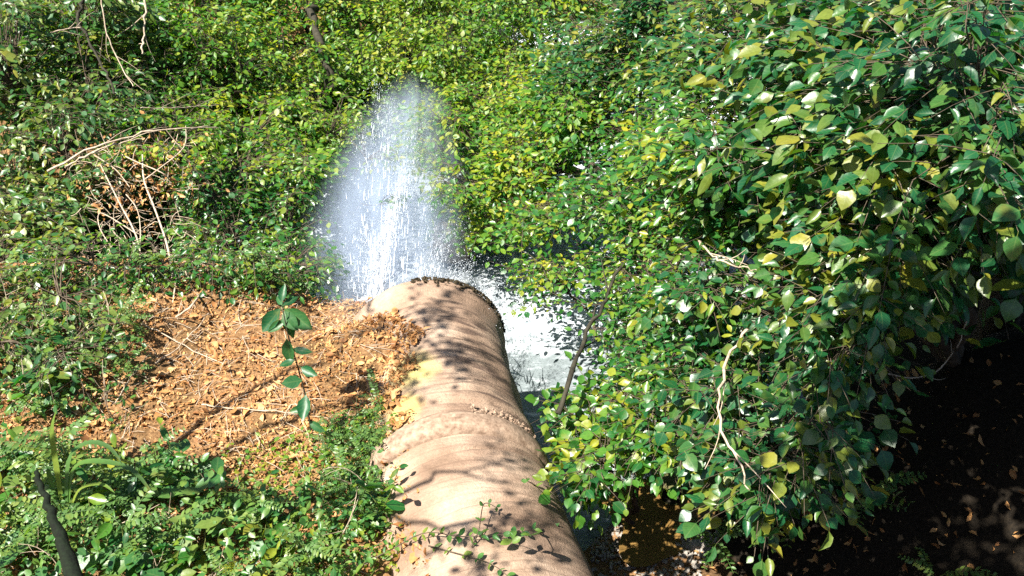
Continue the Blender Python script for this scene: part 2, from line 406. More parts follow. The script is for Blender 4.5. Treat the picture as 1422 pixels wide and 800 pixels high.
c1 = ramp(nt, [(.3, (.10, .055, .025)), (.5, (.27, .155, .075)), (.7, (.42, .27, .14))], n2.outputs[0])
c2 = ramp(nt, [(.35, (.5, .5, .45)), (.65, (1.0, .95, .9))], n1.outputs[0])
sx = nt.nodes.new('ShaderNodeSeparateXYZ'); L(g.outputs['Position'], sx.inputs[0])
mk = math_n(nt, 'ADD', math_n(nt, 'MULTIPLY', math_n(nt, 'SUBTRACT', sx.outputs[0], 1.05), 2.5), math_n(nt, 'SUBTRACT', n1.outputs[0], .5), True)   # soil colour blackened to paint in the hollow's shade on the right bank
hollow_shade = ramp(nt, [(.3, (.006, .005, .004)), (.6, (.020, .015, .010)), (.8, (.05, .035, .02))], n2.outputs[0])
p = nd(nt, 'ShaderNodeBsdfPrincipled', Roughness=.95); p.inputs['Specular IOR Level'].default_value = .15; L(mix_c(nt, mk, mix_c(nt, 1.0, c1.outputs[0], c2.outputs[0], 'MULTIPLY'), hollow_shade.outputs[0]), p.inputs['Base Color'])
bm = nd(nt, 'ShaderNodeBump', Strength=.8, Distance=.03); L(n2.outputs[0], bm.inputs['Height']); L(bm.outputs[0], p.inputs['Normal'])
L(p.outputs[0], out.inputs[0]); SOIL = m
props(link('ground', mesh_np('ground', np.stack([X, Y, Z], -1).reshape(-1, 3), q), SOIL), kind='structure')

# ------------------------------------------------------------------ stream: a rough sheet of white water that calms towards the near bank
wx = np.arange(-4.5, 5.5, .05); wy = np.arange(3.2, 19, .05); X, Y = np.meshgrid(wx, wy)
turb = sstep(6.0, 6.9, Y + .25 * vnoise(X, Y, 2, 9))
Z = WATER_Z + (.02 + .10 * turb) * (vnoise(X, Y, 2.7, 10) + .7 * vnoise(X, Y, 6.1, 11)) + (.006 + .05 * turb) * vnoise(X, Y, 14, 12) + .022 * vnoise(X * .5 + Y * .3, Y * 2.2 - X * .9, 5, 13) 
idx = np.arange(X.size).reshape(X.shape)
q = np.stack([idx[:-1, :-1], idx[:-1, 1:], idx[1:, 1:], idx[1:, :-1]], -1).reshape(-1, 4)
m, nt, out = new_mat('stream_water'); L = nt.links.new
g = nt.nodes.new('ShaderNodeNewGeometry'); sx = nt.nodes.new('ShaderNodeSeparateXYZ'); L(g.outputs['Position'], sx.inputs[0])
n1 = nd(nt, 'ShaderNodeTexNoise', Scale=5.0, Detail=6.0, Roughness=.65, Distortion=.8); L(g.outputs['Position'], n1.inputs['Vector'])
mp = nd(nt, 'ShaderNodeMapping'); mp.inputs['Scale'].default_value = (6, 22, 6); mp.inputs['Rotation'].default_value = (0, 0, .45); L(g.outputs['Position'], mp.inputs['Vector'])
n2 = nd(nt, 'ShaderNodeTexNoise', Scale=1.0, Detail=5.0, Roughness=.6); L(mp.outputs[0], n2.inputs['Vector'])
fy = math_n(nt, 'MULTIPLY', math_n(nt, 'SUBTRACT', sx.outputs[1], 6.1), 1.8)
fo = math_n(nt, 'ADD', fy, math_n(nt, 'MULTIPLY', math_n(nt, 'SUBTRACT', n1.outputs[0], .5), 2.2))
fo = math_n(nt, 'SUBTRACT', fo, math_n(nt, 'MULTIPLY', math_n(nt, 'MAXIMUM', math_n(nt, 'SUBTRACT', sx.outputs[0], 1.1), 0), 1.6))
fo = math_n(nt, 'SUBTRACT', fo, math_n(nt, 'MULTIPLY', math_n(nt, 'MAXIMUM', math_n(nt, 'SUBTRACT', sx.outputs[1], 8.4), 0), 1.2))
fo = math_n(nt, 'MINIMUM', math_n(nt, 'MAXIMUM', fo, 0), 1)
rip = ramp(nt, [(.50, (0, 0, 0)), (.66, (.42, .42, .42))], n2.outputs[0])
fo = math_n(nt, 'MAXIMUM', fo, rip.outputs[0])
p = nd(nt, 'ShaderNodeBsdfPrincipled', Roughness=.12); p.inputs['Base Color'].default_value = (.15, .175, .185, 1); p.inputs['IOR'].default_value = 1.33
fm = nd(nt, 'ShaderNodeBsdfPrincipled', Roughness=.6); L(ramp(nt, [(.36, (.16, .20, .23)), (.48, (.36, .40, .44)), (.58, (.62, .66, .70)), (.68, (.82, .85, .88))], mix_c(nt, .45, n1.outputs[0], n2.outputs[0])).outputs[0], fm.inputs['Base Color'])
bm = nd(nt, 'ShaderNodeBump', Strength=.5, Distance=.03); L(n2.outputs[0], bm.inputs['Height']); L(bm.outputs[0], p.inputs['Normal'])
bm2 = nd(nt, 'ShaderNodeBump', Strength=.7, Distance=.05); L(n1.outputs[0], bm2.inputs['Height']); L(bm2.outputs[0], fm.inputs['Normal'])
mx = nt.nodes.new('ShaderNodeMixShader'); L(fo, mx.inputs[0]); L(p.outputs[0], mx.inputs[1]); L(fm.outputs[0], mx.inputs[2]); L(mx.outputs[0], out.inputs[0])
props(link('stream_water', mesh_np('stream_water', np.stack([X, Y, Z], -1).reshape(-1, 3), q), m), kind='structure')

# ================================================================== PIPE
PR = .55
m, nt, out = new_mat('weathered_concrete'); L = nt.links.new
tc = nt.nodes.new('ShaderNodeTexCoord'); sx = nt.nodes.new('ShaderNodeSeparateXYZ'); L(tc.outputs['Object'], sx.inputs[0])
ang = math_n(nt, 'ARCTAN2', sx.outputs[0], sx.outputs[2])
cv = nt.nodes.new('ShaderNodeCombineXYZ'); L(math_n(nt, 'MULTIPLY', sx.outputs[1], 20.0), cv.inputs[0]); L(math_n(nt, 'MULTIPLY', ang, 1.5), cv.inputs[1])
n_st = nd(nt, 'ShaderNodeTexNoise', Scale=1.0, Detail=5.0, Roughness=.62, Distortion=.5); L(cv.outputs[0], n_st.inputs['Vector'])
n_big = nd(nt, 'ShaderNodeTexNoise', Scale=3.0, Detail=4.0); L(tc.outputs['Object'], n_big.inputs['Vector'])
n_fine = nd(nt, 'ShaderNodeTexNoise', Scale=70.0, Detail=5.0, Roughness=.7); L(tc.outputs['Object'], n_fine.inputs['Vector'])
n_fine2 = nd(nt, 'ShaderNodeTexNoise', Scale=14.0, Detail=4.0, Roughness=.6); L(tc.outputs['Object'], n_fine2.inputs['Vector'])
base = ramp(nt, [(.25, (.13, .080, .050)), (.42, (.235, .155, .105)), (.58, (.32, .225, .160)), (.78, (.42, .32, .24))], n_big.outputs[0]).outputs[0]
base = mix_c(nt, .5, base, n_fine.outputs[0], 'OVERLAY')
base = mix_c(nt, math_n(nt, 'MULTIPLY', ramp(nt, [(.5, (0, 0, 0)), (.7, (1, 1, 1))], n_fine2.outputs[0]).outputs[0], .35), base, (.24, .15, .10))
# run-off stains and painted branch-shadow streaks: dark bands round the barrel, thickest near the outlet and down the right flank (local y: 0 at the outlet, negative up the pipe)
zone = ramp(nt, [(0, (.25, .25, .25)), (.32, (.35, .35, .35)), (.40, (1, 1, 1)), (.86, (1, 1, 1)), (.92, (.15, .15, .15)), (1, (.1, .1, .1))], math_n(nt, 'ADD', math_n(nt, 'MULTIPLY', sx.outputs[1], .4), 1.0))
flank = ramp(nt, [(.42, (.25, .25, .25)), (.62, (1, 1, 1))], math_n(nt, 'ADD', math_n(nt, 'MULTIPLY', ang, .3), .5))
st = ramp(nt, [(.47, (0, 0, 0)), (.58, (1, 1, 1))], n_st.outputs[0])
sf = math_n(nt, 'MULTIPLY', math_n(nt, 'MULTIPLY', st.outputs[0], zone.outputs[0]), math_n(nt, 'MULTIPLY', flank.outputs[0], .85))
base = mix_c(nt, sf, base, (.06, .034, .024))
rg = nt.nodes.new('ShaderNodeCombineXYZ'); L(math_n(nt, 'MULTIPLY', sx.outputs[1], 34.0), rg.inputs[0]); L(math_n(nt, 'MULTIPLY', ang, .35), rg.inputs[1])
n_rg = nd(nt, 'ShaderNodeTexNoise', Scale=1.0, Detail=3.0, Roughness=.6, Distortion=.25); L(rg.outputs[0], n_rg.inputs['Vector'])
base = mix_c(nt, math_n(nt, 'MULTIPLY', ramp(nt, [(.55, (0, 0, 0)), (.66, (1, 1, 1))], n_rg.outputs[0]).outputs[0], .5), base, (.10, .058, .036))      # rings left by the mould and by old water lines
# yellow lichen patch
def patch(cx, cy, r, col, base, amt):
    dx = math_n(nt, 'MULTIPLY', math_n(nt, 'SUBTRACT', ang, cx), .55); dy = math_n(nt, 'SUBTRACT', sx.outputs[1], cy)
    d = math_n(nt, 'SQRT', math_n(nt, 'ADD', math_n(nt, 'MULTIPLY', dx, dx), math_n(nt, 'MULTIPLY', dy, dy)))
    d = math_n(nt, 'ADD', d, math_n(nt, 'MULTIPLY', math_n(nt, 'SUBTRACT', n_fine2.outputs[0], .5), .12))
    k = ramp(nt, [(0, (amt,) * 3), (r * .5, (amt * .8,) * 3), (r, (0, 0, 0))], d).outputs[0]
    return mix_c(nt, k, base, col)
base = patch(-.30, -.92, .20, (.50, .41, .13), base, .75)
base = patch(-.42, -1.25, .14, (.45, .36, .08), base, .6)
p = nd(nt, 'ShaderNodeBsdfPrincipled', Roughness=.82); L(base, p.inputs['Base Color'])
hh = math_n(nt, 'ADD', math_n(nt, 'MULTIPLY', n_fine.outputs[0], .5), math_n(nt, 'MULTIPLY', n_st.outputs[0], .6))
bm = nd(nt, 'ShaderNodeBump', Strength=.8, Distance=.02); L(hh, bm.inputs['Height']); L(bm.outputs[0], p.inputs['Normal'])
L(p.outputs[0], out.inputs[0]); CONC = m
MORTAR = bark_mat('crumbling_mortar', (.12, .075, .05), (.36, .26, .19), 26, .95)

P_END, P_NEAR = np.array([float(xp(5.27)), 5.27, zp(5.27)]), np.array([float(xp(3.76)), 3.76, zp(3.76)])
axis = P_END - P_NEAR; PLEN = np.linalg.norm(axis); axis /= PLEN
pipe = empty('concrete_pipe', P_END, 'huge weathered concrete pipe running down the slope to its open outlet', 'pipe')
yax = Vector(axis); xax = yax.cross(Vector((0, 0, 1))).normalized(); zax = xax.cross(yax)
pipe.rotation_euler = Matrix((xax, yax, zax)).transposed().to_euler()
def lathe(name, prof, mat, amp=.006, seg=96, bend=False):
    """prof: (y, r) closed loop round the barrel wall"""
    V = []; n = len(prof)
    for i, (y, r) in enumerate(prof):
        for k in range(seg):
            a = 2 * math.pi * k / seg
            rr = r + amp * mnoise.noise((math.sin(a) * 2.2, y * 3.0, math.cos(a) * 2.2)) * 2 + amp * .6 * mnoise.noise((math.sin(a) * 9, y * 11, math.cos(a) * 9))
            V.append((rr * math.sin(a), y, rr * math.cos(a)))
    Fc = []
    for i in range(n):
        j = (i + 1) % n
        for k in range(seg):
            k2 = (k + 1) % seg; Fc.append((i * seg + k, i * seg + k2, j * seg + k2, j * seg + k))
    if bend:                                # sections up the slope turn slightly at the joint
        c, s_ = math.cos(BEND), math.sin(BEND); V = [(x_ * c - (y_ + 1.5) * s_, x_ * s_ + (y_ + 1.5) * c - 1.5, z_) for x_, y_, z_ in V]
    return link(name, mesh_np(name, V, np.array(Fc)), mat, pipe)
BEND = math.atan(.285) - math.atan(.191)
def barrel(y0, y1, grooves=(), lip=True, R0=PR):
    pr = []; ys = list(np.arange(y0, y1, .05)) + [y1]
    for gy_ in grooves: ys = [v for v in ys if abs(v - gy_) > .03] + [gy_ - .012, gy_ - .005, gy_ + .005, gy_ + .012]
    ys = sorted(ys)
    for v in ys:
        r = R0
        if lip: r += .030 * float(sstep(y1 - .17, y1 - .14, v)) + .006 * math.sin(v * 14)
        for gy_ in grooves:
            if abs(v - gy_) < .008: r -= .012
        if v == ys[0] or v == ys[-1]: r -= .014
        pr.append((v, r))
        if v == ys[0] : pr.append((v + .015, R0))
    pr.sort(key=lambda t: t[0])
    outer = pr; inner = [(y1, R0 - .085), (y1 - .02, R0 - .10), (y0 + .02, R0 - .10), (y0, R0 - .08)]
    return outer + inner
outlet = lathe('pipe_section', barrel(-1.42, 0.0), CONC)
lathe('pipe_section', barrel(-2.80, -1.56, (-1.72, -2.12), lip=False, R0=.575), CONC, bend=True)
lathe('pipe_section', barrel(-4.6, -2.83, (), lip=False, R0=.575), CONC, bend=True)
collar = lathe('joint_collar', [(-1.60, .575), (-1.58, .602), (-1.53, .612), (-1.45, .604), (-1.41, .574), (-1.385, .555), (-1.40, .47), (-1.60, .47)], MORTAR, .012)
lathe('joint_collar', [(-2.87, .57), (-2.85, .59), (-2.79, .592), (-2.77, .57), (-2.78, .5), (-2.86, .5)], MORTAR, .008, bend=True)

lathe('joint_collar', [(-1.29, .545), (-1.27, .566), (-1.21, .570), (-1.18, .548), (-1.20, .48), (-1.28, .48)], CONC, .008)
# crumbs of mortar and dirt along the collar's right side
def chips(name, pos, s0, s1, mat, parent=None, origin=(0, 0, 0), flat=.6):
    t = np.array([(1, 0, 0), (-1, 0, 0), (0, 1, 0), (0, -1, 0), (0, 0, 1), (0, 0, -1), (.6, .6, .4), (-.5, .6, -.4)], float)
    Fc = np.array([(0, 2, 4), (2, 1, 4), (1, 3, 4), (3, 0, 4), (2, 0, 5), (1, 2, 5), (3, 1, 5), (0, 3, 5)])
    n = len(pos); s = rng.uniform(s0, s1, n); 
    B = frames(rng.normal(size=(n, 3)), rng.normal(size=(n, 3)))
    t6 = t[:6][None] * (1 + (rng.random((n, 6, 1)) - .5) * .7) * np.array([1, .8, flat])
    W = np.einsum('nij,nvj->nvi', B, t6) * s[:, None, None] + pos[:, None] - np.asarray(origin)
    return link(name, mesh_np(name, W.reshape(-1, 3), (Fc[None] + (np.arange(n) * 6)[:, None, None]).reshape(-1, 3), False), mat, parent)
a = rng.uniform(.25, 1.35, 200); yy = -1.40 + rng.normal(size=200) * .03
o = chips('mortar_crumbs', np.stack([np.sin(a) * .578, yy, np.cos(a) * .578], -1), .006, .02, MORTAR, collar); o['kind'] = 'stuff'
DIRT = bark_mat('dark_dirt', (.012, .010, .006), (.06, .045, .025), 30, .95)
a = rng.uniform(-.1, 1.5, 380); yy = -rng.exponential(.018, 380) - .004
o = chips('rim_dirt', np.stack([np.sin(a) * .585, yy, np.cos(a) * .585], -1), .005, .019, DIRT, outlet); o['kind'] = 'stuff'
def on_pipe(y, a, lift=0.0):            # world point on the barrel at plan y and angle from the crown (positive right)
    c = np.array([float(xp(y)), y, zp(y)]); return c + (np.array(xax) * math.sin(a) + np.array(zax) * math.cos(a)) * (PR + lift)

# ================================================================== WATER JET AND SPRAY
m, nt, out = new_mat('white_water'); p = nd(nt, 'ShaderNodeBsdfPrincipled', Roughness=.25); p.inputs['Base Color'].default_value = (.78, .82, .88, 1)
tr = nt.nodes.new('ShaderNodeBsdfTranslucent'); tr.inputs[0].default_value = (.85, .9, .95, 1); mx = nt.nodes.new('ShaderNodeMixShader'); mx.inputs[0].default_value = .4
nt.links.new(p.outputs[0], mx.inputs[1]); nt.links.new(tr.outputs[0], mx.inputs[2]); nt.links.new(mx.outputs[0], out.inputs[0]); WHITE = m
def jet_path(v, t, p0):
    t = np.asarray(t)[..., None]; return p0 + v * t + np.array([0, 0, -4.9]) * t * t
jet = empty('water_jet', P_END, 'white jet of water bursting out beyond the pipe outlet', 'water jet')
T = Tubes(); mouth = P_END + np.array([-.15, .02, .05])
# separate ragged spouts: (where the spout dies, seconds of flight, share of the water, looseness)
SPOUTS = [(a_, b_, d_, t_, sh, sp, np.array([ox, 0, 0])) for a_, b_, d_, t_, sh, sp, ox in [
 (572, 250, 8.8, .52, 5.5, .07, -.20), (556, 282, 8.4, .47, 4.5, .08, -.24), (575, 225, 9.4, .62, 2.2, .14, -.1), (530, 330, 7.9, .36, 3.0, .13, -.26), (505, 300, 8.2, .42, 1.1, .22, -.3), (640, 388, 7.3, .30, 1.6, .16, .2), (690, 398, 7.1, .30, 1.3, .16, .35), (735, 425, 6.8, .28, .9, .14, .4),
 (515, 190, 9.8, .70, 1.1, .22, -.2), (550, 165, 10.2, .78, 1.2, .20, -.1), (583, 185, 9.8, .70, 1.0, .2, .0), (600, 260, 8.7, .52, 1.1, .22, .1), (625, 320, 8.0, .40, 1.1, .2, .15), (655, 365, 7.6, .34, 1.2, .16, .2), (600, 340, 7.9, .38, 1.2, .2, .1), (530, 140, 10.6, .84, .5, .22, -.1)]]
SH = np.array([q_[4] for q_ in SPOUTS]) ** 1.25; SH /= SH.sum()
def spout_points(n, loose=1.0):
    k = rng.choice(len(SPOUTS), n, p=SH); u = rng.beta(1.1, 1.0, n)
    tgt = np.array([at(q_[0], q_[1], q_[2]) for q_ in SPOUTS])[k]; tf = np.array([q_[3] for q_ in SPOUTS])[k]; spr = np.array([q_[5] for q_ in SPOUTS])[k] * loose
    p0 = mouth + np.array([q_[6] for q_ in SPOUTS])[k]
    v = (tgt - p0 + np.array([0, 0, 4.9]) * (tf ** 2)[:, None]) / tf[:, None]
    clump = np.sin(u * 19 + k * 2.3) * .5 + np.sin(u * 43 + k) * .5           # water leaves in gulps
    t = tf * (u + .025 * clump)
    P = p0 + v * t[:, None] + np.array([0, 0, -4.9]) * (t * t)[:, None]
    r_ = spr * (.12 + .95 * u) * (1.15 - .55 * u)
    off = rng.normal(size=(n, 3)) * [1, 1.1, .9] * r_[:, None] * np.where(rng.random(n) < .5, .45, 1.0)[:, None]
    off[:, 2] -= .3 * np.abs(off[:, 2]) * u
    vel = v + np.array([0, 0, -9.8]) * t[:, None] + off * 2.0
    return P + off, vel, u
P, vel, u = spout_points(3800, .65)
for p_, v_, u_ in zip(P, vel, u):
    ln = rng.uniform(.006, .024); tt = np.linspace(0, ln, 4)[:, None]
    T.add(p_ + v_ * tt + np.array([0, 0, -4.9]) * tt * tt, .0034 * (1.25 - u_), .0006, 4, .5)
for k in range(300):                    # water that slops over the lip and falls
    v = np.array([rng.normal() * .5 + .35, rng.uniform(.6, 2.6), rng.uniform(0, .7)]); p0 = P_END + np.array([rng.uniform(-.4, .42), .02, rng.uniform(-.38, .1)])
    t0 = rng.uniform(0, .25); T.add(jet_path(v, np.linspace(t0, t0 + .07, 5), p0), .006, .002, 4, .6)
link('jet_stream', T.mesh('jet_stream', P_END), WHITE, jet)
def drops(name, P, s0, s1, parent, origin):
    V0 = np.array([(1, 0, 0), (-1, 0, 0), (0, 1, 0), (0, -1, 0), (0, 0, 1.8), (0, 0, -1.8)], float)
    Fc = np.array([(0, 2, 4), (2, 1, 4), (1, 3, 4), (3, 0, 4), (2, 0, 5), (1, 2, 5), (3, 1, 5), (0, 3, 5)])
    n = len(P); s = rng.uniform(s0, s1, n)
    W = V0[None] * s[:, None, None] + P[:, None]; W[:, 4, :2] += rng.normal(size=(n, 2)) * s[:, None]
    o = link(name, mesh_np(name, (W - np.asarray(origin)).reshape(-1, 3), (Fc[None] + (np.arange(n) * 6)[:, None, None]).reshape(-1, 3)), WHITE, parent)
    o['kind'] = 'stuff'; return o
P, vel, u = spout_points(22000)
drops('droplets', P[P[:, 2] > WATER_Z - .05], .0012, .0034, jet, P_END)
n = 1300
P = np.stack([rng.normal(size=n) * .75 + .35, 6.2 + rng.gamma(2, .5, n), WATER_Z + rng.exponential(.06, n)], -1)
drops('foam_splash', P, .003, .008, jet, P_END)
# mist: a soft closed cloud of water vapour round the jet
import bmesh
b = bmesh.new(); bmesh.ops.create_icosphere(b, subdivisions=3, radius=1); me = bpy.data.meshes.new('spray_mist'); b.to_mesh(me); b.free()
m, nt, out = new_mat('mist'); L = nt.links.new
tc = nt.nodes.new('ShaderNodeTexCoord'); mpn = nd(nt, 'ShaderNodeMapping'); mpn.inputs['Scale'].default_value = (3.2, 1.3, 2.2); L(tc.outputs['Object'], mpn.inputs['Vector'])
no = nd(nt, 'ShaderNodeTexNoise', Scale=1.6, Detail=4.0, Roughness=.6); L(mpn.outputs[0], no.inputs['Vector'])
sx = nt.nodes.new('ShaderNodeSeparateXYZ'); L(tc.outputs['Object'], sx.inputs[0])
wd = math_n(nt, 'SUBTRACT', .80, math_n(nt, 'MULTIPLY', sx.outputs[1], .22))          # the cloud narrows as it drifts away
cvx = nt.nodes.new('ShaderNodeCombineXYZ'); L(math_n(nt, 'DIVIDE', math_n(nt, 'SUBTRACT', sx.outputs[0], math_n(nt, 'MULTIPLY', sx.outputs[1], .26)), wd), cvx.inputs[0]); L(sx.outputs[1], cvx.inputs[1]); L(sx.outputs[2], cvx.inputs[2])
ln = nt.nodes.new('ShaderNodeVectorMath'); ln.operation = 'LENGTH'; L(cvx.outputs[0], ln.inputs[0])
fall = math_n(nt, 'SUBTRACT', 1.25, math_n(nt, 'ADD', ln.outputs['Value'], math_n(nt, 'MULTIPLY', no.outputs[0], .5)), True)
den = math_n(nt, 'MULTIPLY', math_n(nt, 'MULTIPLY', fall, ramp(nt, [(.38, (.05, .05, .05)), (.68, (1, 1, 1))], no.outputs[0]).outputs[0]), 3.8)
pv = nd(nt, 'ShaderNodeVolumePrincipled'); pv.inputs['Color'].default_value = (.66, .77, .97, 1); pv.inputs['Anisotropy'].default_value = .1; L(den, pv.inputs['Density'])
L(pv.outputs[0], out.inputs['Volume'])
mist = link('spray_mist', me, m); mist.location = (-1.05, 7.35, -.05); mist.scale = (.85, 2.6, .85); mist.rotation_euler = (R(-3), 0, R(4)); mist['kind'] = 'stuff'

def scatter_poly(poly, n, zoff=0.0):
    """n ground points whose picture falls in a polygon"""
    out = np.zeros((0, 3))
    while len(out) < n:
        x = rng.uniform(-4.5, 4.6, n * 6); y = rng.uniform(2.2, 8, n * 6); z = ground(x, y)
        px, py, f = project(np.stack([x, y, z], -1)); ok = in_poly(px, py, poly) & ((y < 5.75 + .15 * np.maximum(0, -x - 1)) | (x > .6))
        out = np.concatenate([out, np.stack([x, y, z + zoff], -1)[ok]])
    return out[:n]
# ================================================================== FOLIAGE
NL = 0
HOLLOW = [(95, 268), (180, 240), (262, 262), (255, 395), (70, 400)]
def G(*a, **k):
    global NL
    r, n_ = grow(*a, **k); NL += n_; return r
def gnd(x, y): return (x, y, float(ground(x, y)))
# --- right: broad-leaved shrubs, near to far
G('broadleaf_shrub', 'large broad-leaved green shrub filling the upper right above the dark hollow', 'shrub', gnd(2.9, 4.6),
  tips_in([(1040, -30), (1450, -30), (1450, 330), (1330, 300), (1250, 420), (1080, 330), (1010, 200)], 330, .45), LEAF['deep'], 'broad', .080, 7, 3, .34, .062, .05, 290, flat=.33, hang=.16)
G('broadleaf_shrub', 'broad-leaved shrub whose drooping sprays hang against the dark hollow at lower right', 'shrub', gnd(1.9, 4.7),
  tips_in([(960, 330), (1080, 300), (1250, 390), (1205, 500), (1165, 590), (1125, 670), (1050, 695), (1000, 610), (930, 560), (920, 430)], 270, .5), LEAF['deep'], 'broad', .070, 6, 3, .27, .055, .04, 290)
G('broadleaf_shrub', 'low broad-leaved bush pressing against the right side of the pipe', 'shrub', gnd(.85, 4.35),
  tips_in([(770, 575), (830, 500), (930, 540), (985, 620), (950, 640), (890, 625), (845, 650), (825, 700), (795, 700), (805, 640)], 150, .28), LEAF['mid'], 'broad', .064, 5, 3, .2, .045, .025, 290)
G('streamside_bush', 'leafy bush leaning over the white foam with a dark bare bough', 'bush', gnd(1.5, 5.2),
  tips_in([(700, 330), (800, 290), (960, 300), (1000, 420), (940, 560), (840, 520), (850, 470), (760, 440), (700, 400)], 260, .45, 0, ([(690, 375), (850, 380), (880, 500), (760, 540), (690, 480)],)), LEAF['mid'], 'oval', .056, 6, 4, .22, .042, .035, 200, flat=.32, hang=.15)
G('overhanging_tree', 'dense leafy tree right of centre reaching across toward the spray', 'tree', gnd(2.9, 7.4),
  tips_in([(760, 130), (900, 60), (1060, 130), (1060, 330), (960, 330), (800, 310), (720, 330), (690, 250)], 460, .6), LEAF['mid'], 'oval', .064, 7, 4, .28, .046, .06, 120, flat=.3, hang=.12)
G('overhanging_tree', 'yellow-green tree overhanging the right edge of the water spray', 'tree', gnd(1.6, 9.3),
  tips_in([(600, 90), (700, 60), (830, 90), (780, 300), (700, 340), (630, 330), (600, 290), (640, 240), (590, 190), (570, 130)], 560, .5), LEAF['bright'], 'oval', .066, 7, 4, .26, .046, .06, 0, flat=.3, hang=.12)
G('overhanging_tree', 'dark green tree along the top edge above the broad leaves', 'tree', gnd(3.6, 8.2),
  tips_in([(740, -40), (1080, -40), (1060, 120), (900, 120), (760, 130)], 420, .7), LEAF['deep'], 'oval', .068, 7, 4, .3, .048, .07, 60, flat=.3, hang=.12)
G('added_shade_tree', 'tall tree added at the far right so its crown darkens the hollow', 'tree', gnd(3.5, 5.3),
  tips_ellipsoid((2.75, 4.75, 2.15), (1.45, 1.3, .85), 520, .25), LEAF['deep'], 'oval', .11, 8, 4, .4, .06, .11, 0, trunk=(-.3, -.2, 1.2))  # dense crown added to keep sun out of the right hollow
SV = np.array(sv)
G('dappling_tree', 'sparse tree left of the viewpoint whose branches dapple the pipe with shade', 'tree', gnd(-3.4, 2.6),
  np.concatenate([np.array([-.42, 4.78, .5]) + SV * 4.7 + rng.normal(size=(13, 3)) * [.28, .25, .2], np.array([.12, 3.35, .45]) + SV * 4.4 + rng.normal(size=(6, 3)) * [.14, .16, .12]]),
  LEAF['mid'], 'oval', .055, 4, 5, .26, .045, .05, 0, trunk=(.2, .2, 1.6), bough_r=.011)
hp = scatter_poly([(1290, 700), (1440, 660), (1440, 860), (1200, 860)], 46)
G('unseen_shade_tree', 'unseen tree added beside the viewpoint to shade the dark hollow', 'tree', gnd(2.6, .6), hp + SV * (5.4 + rng.uniform(-.2, .3, (len(hp), 1))), LEAF['deep'], 'oval', .11, 3, 3, .25, .06, .05, 0, trunk=(-.3, .3, 2.4))  # out-of-view crown added along the sun rays to darken the hollow floor
# --- left: small-leaved wall of shrubs
G('small_leaf_shrub', 'small-leaved shrub at the upper left among tall pale stems', 'shrub', gnd(-4.2, 6.9),
  tips_in([(-40, -30), (190, -30), (200, 190), (110, 260), (-40, 300)], 420, .5), LEAF['blue'], 'oval', .075, 6, 3, .26, .05, .04, 0)
G('small_leaf_shrub', 'bright small-leaved shrub behind the tangle of dead twigs', 'shrub', gnd(-3.0, 7.2),
  tips_in([(150, 60), (300, 20), (400, 110), (400, 230), (300, 240), (160, 200)], 560, .45, 0, (HOLLOW,)), LEAF['bright'], 'oval', .062, 7, 3, .22, .042, .04, 0)
G('small_leaf_shrub', 'dense small-leaved shrub at the left edge of the spray', 'shrub', gnd(-1.9, 6.4),
  tips_in([(260, 230), (400, 180), (455, 200), (445, 290), (455, 350), (440, 405), (380, 400), (290, 385), (250, 330)], 560, .4, 0, (HOLLOW,)), LEAF['mid'], 'oval', .056, 7, 3, .19, .04, .03, 0)
G('small_leaf_shrub', 'shaded shrub low at the far left beside the dark hollow', 'shrub', gnd(-4.3, 5.9),
  tips_in([(-40, 260), (110, 260), (130, 330), (90, 400), (-40, 420)], 200, .5, 0, (HOLLOW,)), LEAF['blue'], 'oval', .07, 5, 3, .24, .05, .03, 0)
G('small_leaf_shrub', 'yellowish shrub hanging over the top left of the spray', 'shrub', gnd(-2.3, 8.6),
  tips_in([(380, 90), (500, 110), (530, 160), (470, 200), (430, 240), (390, 200)], 330, .4), LEAF['bright'], 'oval', .07, 5, 3, .24, .045, .04, 0)
G('small_leaf_shrub', 'dark shrub deep inside the hollow behind the dead twigs', 'shrub', gnd(-3.4, 6.9),
  tips_in([(60, 250), (290, 230), (290, 420), (50, 430)], 260, .4, 1.35), LEAF['blue'], 'oval', .08, 5, 4, .28, .05, .03, 0)
def near_ground(poly, n, h0, h1):
    p_ = scatter_poly(poly, n); p_[:, 2] += rng.uniform(h0, h1, n); return p_
G('low_bramble', 'dark low bramble sprawling over the left edge of the litter', 'bramble', gnd(-3.1, 4.9), near_ground([(-80, 400), (120, 405), (170, 460), (150, 560), (-80, 580)], 150, .03, .42), LEAF['blue'], 'oval', .055, 6, 3, .22, .05, .012, 120)
G('low_bramble', 'leafy bramble at the foot of the shrubs along the back of the litter', 'bramble', gnd(-2.0, 5.35), near_ground([(60, 372), (440, 385), (430, 410), (230, 405), (60, 415)], 110, .02, .30), LEAF['mid'], 'oval', .05, 6, 3, .18, .045, .012, 0)
G('small_leaf_shrub', 'leafy sprays drooping over the right edge of the spray', 'shrub', gnd(.9, 8.6),
  tips_in([(580, 120), (640, 140), (650, 300), (615, 290), (600, 230), (575, 190)], 130, .25, -.9), LEAF['bright'], 'oval', .06, 5, 3, .22, .045, .03, 0)
G('small_leaf_shrub', 'few yellow sprays hanging in front of the top of the spray', 'shrub', gnd(-2.4, 8.2),
  np.concatenate([at(rng.normal(535, 14, 9), rng.normal(212, 7, 9), rng.normal(8.6, .1, 9)), at(rng.normal(470, 22, 26), rng.normal(165, 18, 26), rng.normal(9.0, .2, 26)), at(rng.normal(545, 5, 3), rng.normal(272, 5, 3), rng.normal(7.9, .05, 3))]), LEAF['sunny'], 'oval', .055, 3, 3, .14, .04, .014, 0)
